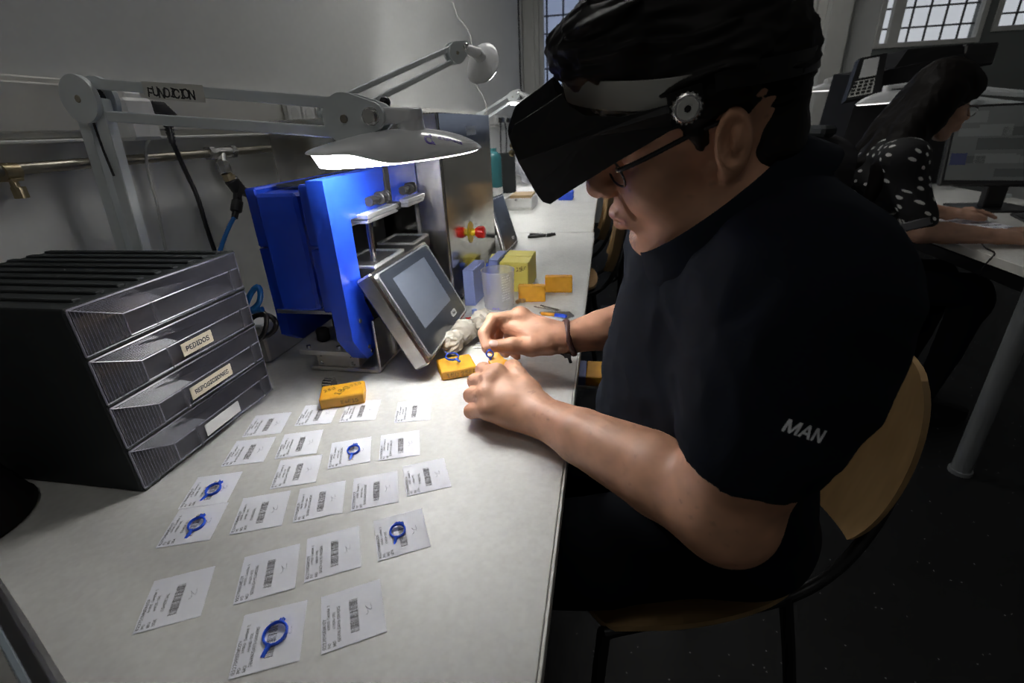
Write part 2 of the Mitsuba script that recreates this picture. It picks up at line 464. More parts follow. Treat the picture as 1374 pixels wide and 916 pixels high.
k = thing('power_adapter', 'white power adapter plugged into the trunking with a pale cable', 'adapter')
put(k + '__housing', cat(bb(-.962, -.905, .868, .938, 1.186, 1.262, .006), bb(-.965, -.925, .895, .936, 1.250, 1.275, .004)), 'white')
put(k + '__cable', tube([(-.93, .925, 1.188), (-.955, .931, 1.16), (-.96, .926, 1.117), (-.96, .923, 1.064), (-.96, .912, 1.0), (-.957, .90, .94), (-.955, .885, .86), (-.95, .86, .765), (-.93, .80, .7545)], .0032, 8, 50), 'cablewhite')
k = thing('power_plug', 'black power plug with a ribbed neck and black cable at the trunking', 'plug')
put(k + '__housing', hull([(-.962, .945, 1.262), (-.962, .945, 1.232), (-.962, .995, 1.262), (-.962, .985, 1.226), (-.915, .945, 1.257), (-.915, .945, 1.236), (-.915, .975, 1.257), (-.915, .985, 1.240), (-.905, .99, 1.232), (-.93, 1.0, 1.232)]), 'black')
put(k + '__strain_relief', cat([cyl((-.93 - .0015 * i, .985 + .001 * i, 1.228 - .0072 * i), (-.9305 - .0015 * i, .985 + .001 * i, 1.2235 - .0072 * i), .0105 - .0006 * i, 14) for i in range(7)] +
                               [cyl((-.93, .985, 1.232), (-.941, .992, 1.178), .006, 12)]), 'black')
put(k + '__cable', tube([(-.941, .992, 1.182), (-.947, 1.005, 1.15), (-.95, 1.016, 1.11), (-.95, 1.026, 1.06), (-.95, 1.027, .996), (-.95, 1.03, .935), (-.955, 1.04, .85), (-.955, 1.06, .775), (-.94, 1.12, .757)], .0052, 10, 60), 'cable')
k = thing('cable_loop', 'coiled black cable lying behind the drawer unit by the blue machine', 'cable')
put(k + '__strand', tube([(-.72, .76, .790), (-.673, .764, .856), (-.646, .765, .869), (-.622, .765, .864), (-.618, .766, .849), (-.635, .766, .829), (-.664, .766, .818), (-.70, .755, .80), (-.74, .75, .757)], .0050, 10, 60), 'cable')
put(k + '__strand', tube([(-.70, .740, .80), (-.666, .748, .872), (-.640, .752, .882), (-.625, .752, .876), (-.63, .748, .845), (-.66, .740, .812), (-.70, .730, .757)], .0045, 10, 60), 'cable')
single('junction_box', bb(-.86, -.672, .79, 1.02, .7505, .835, .004), 'white', 'pale plastic box on the bench behind the blue machine', 'box')


# ---------------------------------------------------------------- drawer unit
def drawer_unit():
    k = thing('drawer_unit', 'black desktop drawer unit with four clear drawers at the left', 'drawer unit')
    x0, x1, y0, y1, z0, H, n = -.957, -.598, .408, .689, .7505, .262, 4
    t = .006
    body = [bb(x0, x1, y0, y0 + t, z0, z0 + H), bb(x0, x1, y1 - t, y1, z0, z0 + H), bb(x0, x0 + t, y0, y1, z0, z0 + H), bb(x0, x1 + .001, y0, y1, z0 + H - t, z0 + H), bb(x0, x1, y0, y1, z0, z0 + t)]
    put(k + '__case', cat(body), 'darkbody')
    for i in range(9):
        put(k + '__rib', bb(x0 + .004, x1 - .012, y1 - .014 - .029 * i - .012, y1 - .014 - .029 * i, z0 + H - .002, z0 + H + .0032, .0015), 'darkbody')
    st = H / n
    for i in range(n):
        zb = z0 + i * st + .004
        zt = zb + st - .0065
        put(k + '__shelf', bb(x0 + .01, x1 + .003, y0 + .002, y1 - .002, zb - .004, zb - .0005, .0012), 'darkbody')
        d = put(k + '__drawer', cat(bb(x0 + .03, x1 - .004, y0 + .010, y0 + .0125, zb + .002, zt - .012, 0), bb(x0 + .03, x1 - .004, y1 - .0125, y1 - .010, zb + .002, zt - .012, 0),
                                    bb(x0 + .03, x1 - .004, y0 + .0125, y1 - .0125, zb + .001, zb + .0035, 0)), 'darktray')
        pr('darktray', (0.05, 0.05, 0.055), 0.5)
        # bevelled clear nose
        xb, xf = x1 + .001, x1 + .015
        A = [(xb, y0 + .004, zb), (xb, y1 - .004, zb), (xb, y1 - .004, zt), (xb, y0 + .004, zt)]
        B = [(xf - .003, y0 + .056, zb + .007), (xf, y1 - .020, zb + .007), (xf, y1 - .020, zt - .021), (xf - .003, y0 + .056, zt - .023)]
        put(k + f'__drawer{"" if i == 0 else "_%03d" % i}__clear_front', hull(A + B), 'clear', smooth=False)
        rim = [cyl(A[q], A[(q + 1) % 4], .0013, 6) for q in range(4)] + [cyl(B[q], B[(q + 1) % 4], .0010, 6) for q in range(4)] + [cyl(A[q], B[q], .0008, 6) for q in (2, 3)]
        put(k + f'__drawer{"" if i == 0 else "_%03d" % i}__front_rim', cat(rim), 'rimgrey')
        A, B = np.array(A), np.array(B)
        ribs = []
        for q in range(13):        # fine grip lines on the left facet and the left of the top facet
            f = (q + .7) / 14
            ribs.append(cyl(A[0] + (B[0] - A[0]) * f + [.0004, 0, 0], A[3] + (B[3] - A[3]) * f + [.0004, 0, 0], .00032, 5))
            a, b = A[3] + (B[3] - A[3]) * f, A[2] + (B[2] - A[2]) * f
            ribs.append(cyl(a + [.0003, 0, .0003], a + (b - a) * .30 + [.0003, 0, .0003], .00035, 5))
        put(k + f'__drawer{"" if i == 0 else "_%03d" % i}__grip_ribs', cat(ribs), 'rimgrey')
        for y in (y0 + .096, y1 - .040):
            put(k + f'__drawer{"" if i == 0 else "_%03d" % i}__divider', bb(xf - .0015, xf + .0022, y - .003, y + .003, zb + .006, zt - .020, .0008), 'clear', smooth=False)
        # what lies in the drawer
        xs = x1 - .03 - .02 * i
        put(k + f'__drawer{"" if i == 0 else "_%03d" % i}__contents', cat(bb(xs - .20, xs, y0 + .03, y0 + .16 + .02 * (i % 2), zb + .004, zb + .020, .001), bb(xs - .18, xs - .02, y0 + .05, y1 - .05, zb + .020, zb + .027, .001)),
            ('darktray', 'darktray', 'brown', 'brown')[i])
    labs = [(0, '', 'labelwhite', .107, .180), (1, 'REPOSICIONES', 'labelcream', .104, .187), (2, 'PEDIDOS', 'labelcream', .114, .171)]
    for i, s, m, a, b in labs:
        zb = z0 + i * st + .004
        zc = zb + .0225
        lab = put(k + f'__drawer{"" if i == 0 else "_%03d" % i}__name_label', bb(x1 + .0153, x1 + .0162, y0 + a, y0 + b, zc - .009, zc + .010, 0), m)
        note(lab, {'': 'blank white label', 'PEDIDOS': 'cream label reading PEDIDOS', 'REPOSICIONES': 'cream label reading REPOSICIONES'}[s])
        if s:
            mm = np.eye(4)
            mm[:3, 0], mm[:3, 1], mm[:3, 2], mm[:3, 3] = (0, 1, 0), (0, 0, 1), (1, 0, 0), (x1 + .0162, y0 + (a + b) / 2, zc + .0005)
            put(k + f'__drawer_{i:03d}__lettering', text(s, .0072 if s == 'PEDIDOS' else .0066, mm, .0002, True), 'ink', smooth=False)


pr('brown', (0.13, 0.09, 0.06), 0.6)
pr('rimgrey', (0.22, 0.22, 0.27), 0.25)
drawer_unit()


# ---------------------------------------------------------------- order cards on the bench
def mrot(c, deg, z):
    return tr(c[0], c[1], z) @ rz(deg)


CARD_W, CARD_H, CARD_T = .0585, .0625, .0005
rng = np.random.default_rng(5)
BAR = []
x = 0.0
while x < .0285:
    w = rng.choice([.0004, .0004, .0008, .0012])
    BAR.append((x, w))
    x += w + rng.choice([.0004, .0004, .0008])
bar_mesh = cat([bb(-.0040, .0040, -.0183 + a * 1.29, -.0183 + (a + w) * 1.29, 0, .0001, 0) for a, w in BAR])
MT = np.eye(4)
MT[:3, 0], MT[:3, 1], MT[:3, 2] = (0, 1, 0), (-1, 0, 0), (0, 0, 1)      # text runs up the card's left edge


def lines(code, extra):
    a = [(code, .0026, -.0258, -.0285), ('PO', .0024, -.0215, -.0285), ('49800  Cambiel  1', .0021, -.0222, -.0100), ('MO', .0024, -.0170, -.0285), ('49800-001', .0021, -.0172, -.0100), (extra, .0024, -.0126, -.0250 if extra.startswith('SEVEN') else -.0285)]
    if not extra.startswith('SEVEN'):
        a.append(('COMERCIAL', .0023, -.0092, -.0130))
    out = []
    for s, h, x, y in a:
        t = text(s, h * 1.12, np.eye(4), .0001, True, center=False)
        out.append(mv(t, tr(x + .0008, y, 0) @ MT))
    return cat(out)


print_a, print_b = lines('R22709SEMO2Y', 'SEVEN DAYS ORDERS'), lines('R22709MMRA029', 'UDA')
ply_card = bb(-CARD_W / 2, CARD_W / 2, -CARD_H / 2, CARD_H / 2, 0, CARD_T, 0)
D_card = mikit.ply(ply_card, 'mat_paper')
pr('cardink', (0.13, 0.13, 0.14), 0.7, spec=0.2)
D_bar = mikit.ply(mv(bar_mesh, tr(.0012, -.002, CARD_T)), 'mat_cardink')
D_ta, D_tb = (mikit.ply(mv(m, tr(0, 0, CARD_T)), 'mat_cardink') for m in (print_a, print_b))
scrib = cat(tube([(.012, -.006, CARD_T), (.014, .000, CARD_T), (.0125, .004, CARD_T), (.016, -.001, CARD_T), (.0175, .006, CARD_T)], .00018, 5, 16))
D_sc = mikit.ply(scrib, 'mat_rimgrey')


def ring_mesh(R, tips, tipl):
    """A blue wax finger ring model: band, sprue stub and a crown of setting prongs."""
    a = np.linspace(0, 2 * np.pi, 41)[:-1]
    band = tube([(R * math.cos(t), R * math.sin(t), 0) for t in a], .0012, 10, 0, closed=True)
    band.vertices[:, 2] *= 1.75
    sprue = hull(np.vstack([cyl((0, -R - .0005, 0), (0, -R - .011, 0), .0021, 12).vertices * [1, 1, 1]]))
    neck = hull(np.vstack([cyl((0, -R + .0006, 0), (0, -R - .004, 0), .0030, 12, r1=.0018).vertices]))
    prongs = []
    for i in range(tips):
        t = math.pi / 2 + (i - (tips - 1) / 2) * .155
        d = np.array([math.cos(t), math.sin(t), 0])
        prongs.append(cyl(d * (R - .0002), d * (R + tipl * (1 + .25 * (i % 2))), .00075, 7, r1=.0006))
        prongs.append(mv(trimesh.creation.icosphere(1, .0009), tr(*(d * (R + tipl * (1 + .25 * (i % 2)))))))
    return band, cat(sprue, neck), cat(prongs)


def wax_ring(c, z, deg, label, R=.0092, tips=5, tipl=.0025, tilt=0.0, group='blue wax rings', m=None):
    k = thing('wax_ring', label, 'ring', group)
    b, s, p = ring_mesh(R, tips, tipl)
    M = tr(c[0], c[1], z) @ rz(deg) @ trimesh.transformations.rotation_matrix(math.radians(tilt), [1, 0, 0]) if m is None else m
    for nm, q in (('band', b), ('sprue', s), ('prongs', p)):
        put(f'{k}__{nm}', mv(q, M), 'bluewax')


CARDS = [  # x, y, angle, with UDA print, where it lies
    (-.531, .580, 18, 0, 'top left card of the sheet, beside the lowest clear drawer'),
    (-.463, .618, 15, 0, 'white order card half under the left yellow wax block, on its left'),
    (-.394, .637, 15, 0, 'white order card sticking out right of the left yellow wax block'),
    (-.303, .647, 16, 0, 'white order card farthest up the bench below the touch panel, near the hand'),
    (-.512, .510, 19, 0, 'white order card second along the drawer unit, above the two ring cards'),
    (-.445, .537, 21, 0, 'white order card directly left of the card with the farthest blue ring'),
    (-.356, .527, 24, 0, 'white order card under the farthest blue ring'),
    (-.289, .553, 22, 0, 'white order card directly right of the card with the farthest blue ring'),
    (-.411, .477, 22, 0, 'white order card just below the card beside the farthest blue ring, left of centre'),
    (-.506, .426, 20, 1, 'white order card under the upper left blue ring by the drawer unit'),
    (-.481, .367, 20, 1, 'white order card under the lower of the two left blue rings'),
    (-.410, .398, 23, 1, 'white order card just right of the two left ring cards'),
    (-.346, .427, 24, 0, 'white order card in the middle of the sheet, second right of the left ring cards'),
    (-.283, .455, 24, 0, 'white order card third right of the left ring cards, in the row of four'),
    (-.225, .490, 27, 1, 'white order card at the right end, nearest the left forearm'),
    (-.220, .389, 30, 1, 'white order card under the blue ring farthest to the right'),
    (-.343, .317, 28, 0, 'white order card above the nearest blue ring card'),
    (-.286, .352, 29, 0, 'white order card left of the card with the rightmost blue ring'),
    (-.419, .274, 28, 1, 'white order card alone at the lower left of the bench'),
    (-.294, .251, 25, 0, 'white order card under the nearest and largest blue ring'),
    (-.228, .285, 30, 0, 'white order card nearest the viewer on the right, without a ring'),
]
for i, (cx, cy, a, kind, lab) in enumerate(CARDS):
    k = thing('order_card', lab if lab.startswith('white') else 'white order card, ' + lab, 'card', 'order cards on the bench')
    m = mrot((cx, cy), a + (0.4 * math.sin(i * 7)), .7502 + .00005 * (i % 3))
    lift = trimesh.transformations.rotation_matrix(math.radians(.35 * (i % 4)), [1, .4, 0], [0, -CARD_H / 2, 0])
    W = T4((m @ lift).tolist())
    for nm, d in (('sheet', D_card), ('barcode', D_bar), ('print', (D_ta, D_tb)[kind]), ('scribble', D_sc)):
        scene[f'{k}__{nm}'] = {**d, 'to_world': W}
    labels[k + '__barcode'] = {'label': 'printed black barcode'}

wax_ring((-.5015, .424), .7535, -12, 'blue wax ring on the upper left card beside the drawer unit', .0092, 4, .0040, 12)
wax_ring((-.4755, .3655), .7535, 5, 'blue wax ring on the lower of the two left ring cards', .0092, 4, .0040, 10)
wax_ring((-.352, .5295), .7535, 10, 'blue wax ring farthest up the bench on a card', .0085, 4, .0030, 12)
wax_ring((-.2245, .390), .7535, 10, 'blue wax ring with a row of stone settings farthest right', .0085, 7, .0022, 14)
wax_ring((-.2905, .2535), .7535, 2, 'largest blue wax ring on the nearest card', .0105, 3, .0030, 8)

# ---------------------------------------------------------------- wax injection machine (blue clamp frame, steel cabinet, touch panel)
def bolt(p, d, r=.004):
    p, d = np.array(p, float), unit(d)
    return cat(cyl(p, p + d * .0022, r, 16, b=.0008), cyl(p + d * .0018, p + d * .0026, r * .5, 6))


def touch_panel(k, C4, depth, sticker=True, dm='screen'):
    """C4: outer front corners (top near, top far, bottom far, bottom near)."""
    c = np.array(C4, float)
    o = c.mean(0)
    ex, ey = unit(c[1] - c[0]), unit(c[0] - c[3])
    ez = np.cross(ex, ey)
    if ez[0] < 0:
        ez = -ez
    w, h = np.linalg.norm(c[1] - c[0]), np.linalg.norm(c[0] - c[3])
    M = np.eye(4)
    M[:3, 0], M[:3, 1], M[:3, 2], M[:3, 3] = ex, ey, np.cross(ex, ey), o
    s = 1 if np.dot(M[:3, 2], ez) > 0 else -1
    p = put(k + '__touch_panel', mv(bb(-w / 2, w / 2, -h / 2, h / 2, min(-depth * s, 0), max(-depth * s, 0), .004), M), 'steel')
    note(p, 'tilted touch panel in a steel housing')
    z = .001 * s
    bz = prism(rounded(w * .90, h * .90, .008), .004 * 1.0)
    put(p + '__bezel', mv(bz, M @ tr(0, 0, -.001 if s > 0 else -.003)), 'screendark')
    put(p + '__rim', mv(prism(rounded(w * .93, h * .93, .010).difference(rounded(w * .90, h * .90, .008)), .004), M @ tr(0, 0, 0 if s > 0 else -.004)), 'alu')
    d = put(p + '__display', mv(prism(rounded(w * .60, h * .58, .002), .0006), M @ tr(-.005, .012, .0031 if s > 0 else -.0037)), dm)
    if sticker:
        put(p + '__sticker', mv(prism(rounded(.034, .013, .004), .0006), M @ tr(w * .21, -h * .355, .0031 if s > 0 else -.0037)), 'labelwhite')
        put(p + '__sticker_print', text('SAM', .006, M @ tr(w * .21, -h * .355, .0038 if s > 0 else -.0042) @ np.diag([1, 1, 1, 1]), .0003, True), 'ink', smooth=False)
    return p


k = MACH = thing('wax_injector', 'wax injection machine with bright blue clamp frame, steel cabinet and tilted touch panel', 'machine')
# steel cabinet
put(k + '__cabinet', bb(-.80, -.3705, 1.130, 1.64, .762, 1.217, .002), 'mirror')
put(k + '__cabinet_foot', bb(-.79, -.378, 1.14, 1.63, .7505, .7625, .001), 'blackmatt')
put(k + '__side_post', bb(-.436, -.372, 1.118, 1.1295, .752, 1.216, .0015), 'steel')
put(k + '__glass_edge', bb(-.444, -.438, 1.112, 1.128, .765, 1.190, .0015), 'alu')
n_ = put(k + '__name_plate', bb(-.3703, -.3697, 1.36, 1.46, 1.165, 1.188, 0), 'alu')
mm = np.eye(4)
mm[:3, 0], mm[:3, 1], mm[:3, 2], mm[:3, 3] = (0, 1, 0), (0, 0, 1), (1, 0, 0), (-.3697, 1.41, 1.1765)
put(n_ + '__lettering', text('BSCUJM', .012, mm, .0002, True), 'trim', smooth=False)
# emergency stop
e = put(k + '__emergency_stop', cat(cyl((-.352, 1.325, .913), (-.328, 1.325, .913), .0165, 28, b=.004), cyl((-.3545, 1.325, .913), (-.350, 1.325, .913), .0125, 24)), 'red')
note(e, 'red emergency stop button on the steel face')
put(e + '__collar', cyl((-.3705, 1.325, .913), (-.353, 1.325, .913), .0105, 24, b=.001), 'yellow')
put(e + '__ring', cyl((-.3705, 1.325, .913), (-.3685, 1.325, .913), .030, 36, b=.0006), 'yellow')
# base
put(k + '__base_plate', bb(-.565, -.418, .768, 1.118, .7525, .759, .001), 'alusoft')
put(k + '__foot', cat([cyl((x, y, .750), (x, y, .7527), .010, 14) for x in (-.55, -.435) for y in (.785, 1.09)]), 'blackmatt')
put(k + '__base_block', bb(-.552, -.462, .773, 1.10, .759, .790, .0015), 'alusoft')
pr('alusoft', (0.58, 0.565, 0.53), 0.4, 0.15)
for x in (-.541, -.474):
    put(k + '__base_bolt', bolt((x, .773, .768), (0, -1, 0), .0045), 'chrome')
put(k + '__base_holes', cat([cyl((x, .7727, .783), (x, .774, .783), .0028, 12) for x in (-.541, -.477)]), 'black')
put(k + '__upper_plate', bb(-.572, -.452, .752, 1.10, .793, .803, .0012), 'alusoft')
put(k + '__front_plate', bb(-.4215, -.417, .772, 1.118, .759, .86, .001), 'steel')
put(k + '__knob', cat(cyl((-.545, .80, .803), (-.545, .80, .830), .013, 16, b=.004), cyl((-.52, .845, .803), (-.52, .845, .835), .012, 16, b=.004)), 'blackmatt')
put(k + '__dark_housing', bb(-.56, -.445, .86, 1.10, .803, .862, .003), 'blackmatt')
put(k + '__clamp_lever', cat(cyl((-.556, .762, .803), (-.556, .762, .809), .004, 12), cyl((-.492, .762, .803), (-.492, .762, .810), .004, 12)), 'chrome')
# blue frame: left plate, motor cover, right frame ring
lp = [(-.610, .835), (-.610, 1.098), (-.588, 1.098)]
put(k + '__left_plate', cat(bb(-.612, -.590, .764, 1.105, 1.000, 1.102, .003), prism(sg.Polygon([(.764, .998), (1.105, .998), (1.105, .806), (.80, .806), (.764, .830)]), .020, np.array([[0, 0, 1, -.610], [1, 0, 0, 0], [0, 1, 0, 0], [0, 0, 0, 1.0]]))), 'blue')
put(k + '__motor_cover', bb(-.583, -.506, .748, .90, .886, 1.094, .005), 'blue')
put(k + '__cover_top', bb(-.575, -.445, .80, 1.11, 1.098, 1.104, .002), 'screendark')
put(k + '__shelf', bb(-.606, -.468, .762, .92, .874, .882, .001), 'alu')
rp = sg.Polygon([(.716, 1.116), (1.112, 1.122), (1.112, 1.045), (.782, 1.045), (.782, .900), (.806, .85), (.800, .805), (.780, .786), (.755, .790), (.737, .812), (.716, .842)])
notch = sg.box(.935, .99, .965, 1.10)
ring3 = prism(rp.difference(notch), .030, np.array([[0, 0, 1, -.462], [1, 0, 0, 0], [0, 1, 0, 0], [0, 0, 0, 1.0]]))
put(k + '__right_frame', ring3, 'blue')
put(k + '__inner_rail', cat(bb(-.495, -.464, .742, .775, .885, 1.000, .003), bb(-.495, -.464, .742, .775, 1.006, 1.108, .003)), 'blue')
put(k + '__back_plate', bb(-.588, -.580, .905, 1.112, .86, 1.09, .002), 'blue')
for y, z in ((.752, .868), (.768, .810), (.794, .818), (.798, .845), (.775, .798)):
    put(k + '__frame_bolt', bolt((-.432, y, z), (1, 0, 0), .0045), 'chrome')
# clamp inside
put(k + '__inner_panel', bb(-.452, -.446, .80, 1.09, 1.028, 1.088, .001), 'trim')
put(k + '__bracket', cat(bb(-.442, -.430, .938, .962, 1.030, 1.118, .002), bb(-.442, -.412, .938, .962, 1.036, 1.050, .002)), 'darkmetal')
for y0, y1, zo in ((.806, .948, 0), (1.000, 1.105, 0)):
    c = put(k + '__upper_clamp', cat(bb(-.505, -.412, y0, y1, 1.040, 1.049, .0012), bb(-.503, -.414, y0 + .002, y1 - .002, 1.032, 1.039, .0012)), 'alu')
    put(c + '__clamp_bolts', cat([bolt((-.45, y0 + .03, 1.049), (0, 0, 1), .005), bolt((-.45, y1 - .03, 1.049), (0, 0, 1), .005)]), 'chrome')
    c = put(k + '__lower_clamp', bb(-.50, -.412, y0, y1, .925, .952, .002), 'black')
    fr = prism(rounded(.088, y1 - y0, .004).difference(rounded(.074, y1 - y0 - .016, .003)), .004, tr(-.456, (y0 + y1) / 2, .951))
    put(c + '__rim', fr, 'alu')
for y0, y1 in ((.845, .925), (1.005, 1.07)):
    s = put(k + '__adjusting_screw', cat([cyl((-.425, y0 + .004 * i, 1.066), (-.425, y0 + .004 * i + .003, 1.066), .0085, 14) for i in range(int((y1 - y0) * .45 / .004))] +
                                       [cyl((-.425, y0, 1.066), (-.425, y1, 1.066), .007, 14), cyl((-.425, y0 + (y1 - y0) * .5, 1.066), (-.425, y0 + (y1 - y0) * .66, 1.066), .0125, 16, b=.002),
                                        cyl((-.425, y1 - .012, 1.066), (-.425, y1, 1.066), .0115, 18, b=.002)]), 'black')
put(k + '__guide_rod', cat(cyl((-.44, .86, .95), (-.44, .86, 1.034), .006, 14), cyl((-.44, .885, 1.015), (-.44, .885, 1.034), .0075, 14)), 'chrome')
put(k + '__dark_interior', bb(-.578, -.52, .905, 1.10, .872, 1.03, .002), 'blackmatt')
put(k + '__roof_knob', cat(cyl((-.50, 1.15, 1.217), (-.50, 1.15, 1.236), .006, 12), mv(trimesh.creation.icosphere(3, .0125), tr(-.50, 1.15, 1.243))), 'blackgloss')
P4 = [(-.397, .751, .958), (-.409, 1.064, .946), (-.317, 1.061, .775), (-.306, .748, .787)]
tp = touch_panel(k, P4, .034)
put(k + '__panel_arm', cat(cyl((-.43, .92, .86), (-.382, .92, .862), .012, 14), bb(-.425, -.395, .89, .95, .80, .87, .003)), 'darkmetal')
put(k + '__pale_strip', bb(-.43, -.412, .835, .845, .762, .83, .001), 'trim')

k = thing('wax_injector', 'second wax machine behind the first, only its dark tilted touch panel showing', 'machine')
put(k + '__cabinet', bb(-.88, -.560, 1.72, 2.25, .762, 1.205, .002), 'steel')
put(k + '__cabinet_foot', bb(-.87, -.565, 1.73, 2.24, .7505, .7625, .001), 'blackmatt')
touch_panel(k, [(-.426, 1.808, .936), (-.426, 2.078, .923), (-.336, 1.888, .768), (-.336, 1.637, .766)], .014, True, 'screendark')
put(k + '__panel_arm', bb(-.565, -.40, 1.82, 1.88, .80, .86, .003), 'darkmetal')


# ---------------------------------------------------------------- desk lamps
def shade_meshes(a, b, h, lift=.020, n=72, m=12):
    """A shallow elliptical dome with its rim raised at the -x end, and the luminous diffuser in it."""
    th = np.arange(n) * 2 * np.pi / n
    se = lambda c: np.sign(c) * np.abs(c) ** .92
    X, Y = se(np.cos(th)) * a, se(np.sin(th)) * b * (1 - .10 * np.cos(th))
    lift = lift * a / .155

    def rim(t):
        q = np.clip((-np.cos(t) - .10) / .55, 0, 1)
        return lift * q * q * (3 - 2 * q)

    V = []
    rs = np.sin(np.linspace(0, 1, m) * np.pi / 2)
    for r in rs[1:]:
        z = h * (1 - r ** 2.1) ** .75 + rim(th) * r ** 4
        V.append(np.stack([X * r, Y * r, z], 1))
    for r in rs[1:][::-1]:
        q = r * .965
        z = (h - .004) * (1 - r ** 2.1) ** .75 + rim(th) * r ** 4
        V.append(np.stack([X * q, Y * q, z - .0015], 1))
    V = [np.array([[0, 0, h]])] + V + [np.array([[0, 0, h - .0055]])]
    F, k = [], len(V) - 2
    idx = lambda i, j: 1 + i * n + j % n
    for j in range(n):
        F.append([0, idx(0, j), idx(0, j + 1)])
        for i in range(k - 1):
            F += [[idx(i, j), idx(i + 1, j), idx(i + 1, j + 1)], [idx(i, j), idx(i + 1, j + 1), idx(i, j + 1)]]
        F.append([1 + k * n, idx(k - 1, j + 1), idx(k - 1, j)])
    shade = trimesh.Trimesh(np.vstack(V), np.array(F), process=False)
    z0 = -.004 * a / .155
    qs = np.clip((-np.cos(th) - .10) / .55, 0, 1)
    lo = np.stack([X * (.945 - .055 * qs), Y * (.945 - .055 * qs), 0 * X + z0], 1)
    hi = np.stack([X * .955, Y * .955, rim(th) * .93 + .0015], 1)
    W = np.vstack([lo, hi, [[0, 0, z0]], [[0, 0, .012 * a / .155]]])
    F = []
    for j in range(n):
        l = (j + 1) % n
        F += [[2 * n, l, j], [j, l, n + l], [j, n + l, n + j], [2 * n + 1, n + j, n + l]]
    return shade, trimesh.Trimesh(W, np.array(F), process=False)


def plate(c, axis, r, t, stretch=None, m=1):
    """A flat round hinge cheek; stretch adds a nose towards a point."""
    pts = cyl(np.array(c) - unit(axis) * t / 2, np.array(c) + unit(axis) * t / 2, r, 40).vertices
    if stretch is not None:
        q, rr = stretch
        pts = np.vstack([pts, cyl(np.array(q) - unit(axis) * t / 2, np.array(q) + unit(axis) * t / 2, rr, 24).vertices])
    return hull(pts)


def bar(p, q, w, h, side):
    """A rectangular-section arm from p to q: w across 'side', h the other way."""
    p, q = np.array(p, float), np.array(q, float)
    z = unit(q - p)
    s = unit(np.asarray(side, float) - z * np.dot(side, z))
    t = np.cross(z, s)
    M = np.eye(4)
    M[:3, 0], M[:3, 1], M[:3, 2], M[:3, 3] = s, t, z, p
    return mv(bb(-w / 2, w / 2, -h / 2, h / 2, 0, np.linalg.norm(q - p), .0015), M)


def desk_lamp(k, base, pivot, elbow, head, head_deg, tilt=(0, 0), L=0.0, a=.155, b=.078, face=None, logo=True, post=True):
    """Balanced-arm lamp: clamp base, lower and upper double arms with round cheeks, neck, shade and diffuser."""
    base, pivot, elbow, head = (np.array(v, float) for v in (base, pivot, elbow, head))
    ax = unit(np.cross(elbow - pivot, [0, 0, 1]))
    if post:
        put(k + '__base', cat(bb(base[0] - .045, base[0] + .045, base[1] - .03, base[1] + .03, .7505, .768, .004), cyl((base[0], base[1], .768), (base[0], base[1], .80), .014, 18)), 'lampgrey')
        d = unit(pivot - base)
        s = unit(np.cross(d, ax))
        lo = base + [0, 0, .045]
        for q in (-1, 1):
            put(k + '__lower_arm', bar(lo + s * .018 * q, pivot + s * .020 * q, .019, .024, ax), 'lampgrey')
        put(k + '__lower_joint', plate(lo, ax, .026, .03), 'lampgrey')
    u = unit(elbow - pivot)
    s = unit(np.cross(u, ax))
    if s[2] < 0:
        s = -s
    for q in (-1, 1):
        put(k + '__upper_arm', bar(pivot + u * .012 + s * .0245 * q, elbow - u * .004 + s * .0205 * q, .018, .0165, ax), 'lampgrey')
    put(k + '__cheek', plate(pivot + ax * .017, ax, .037, .009), 'lampgrey')
    put(k + '__cheek', plate(pivot - ax * .017, ax, .037, .009), 'lampgrey')
    put(k + '__pivot_pin', cat(cyl(pivot - ax * .023, pivot + ax * .023, .006, 14, b=.001)), 'galv')
    put(k + '__pivot_core', cyl(pivot - ax * .012, pivot + ax * .012, .020, 20), 'black')
    nose = elbow + u * .045 + np.array([0, 0, .006])
    put(k + '__head_joint', cat(plate(elbow + ax * .014, ax, .036, .007, (nose + ax * .014, .020)), plate(elbow - ax * .014, ax, .036, .007, (nose - ax * .014, .020))), 'lampgrey')
    put(k + '__joint_bolt', cyl(elbow - ax * .021, elbow + ax * .021, .006, 14, b=.001), 'galv')
    put(k + '__clamp_knob', cat(cyl(nose - ax * .022, nose + ax * .026, .0125, 20, b=.003)), 'chrome')
    # head
    sh, sl = shade_meshes(a, b, .044 * a / .155)
    if face is None:
        M = tr(*head) @ rz(head_deg) @ trimesh.transformations.rotation_matrix(math.radians(tilt[0]), [1, 0, 0]) @ trimesh.transformations.rotation_matrix(math.radians(tilt[1]), [0, 1, 0])
    else:
        M = frame(head, -np.array(face), np.array([0, .3, 1]))
    top = (M @ [0.03 * a / .155, 0, .036 * a / .155, 1])[:3]
    up = M[:3, 2]
    put(k + '__neck', cat(cyl(top - up * .012, top + up * .022, .023, 24, r1=.019, b=.002), hull(np.vstack([cyl(top + up * .016, top + up * .034, .020, 24, b=.003).vertices, cyl(nose - ax * .010, nose + ax * .010, .013, 16).vertices]))), 'lampwhite')
    shd = put(k + '__shade', mv(sh, M), 'lampwhite', smooth=40)
    if L > 0:
        emit(k + '__diffuser', mv(sl, M), L)
    else:
        put(k + '__diffuser', mv(sl, M), 'white')
    return M, shd, sh


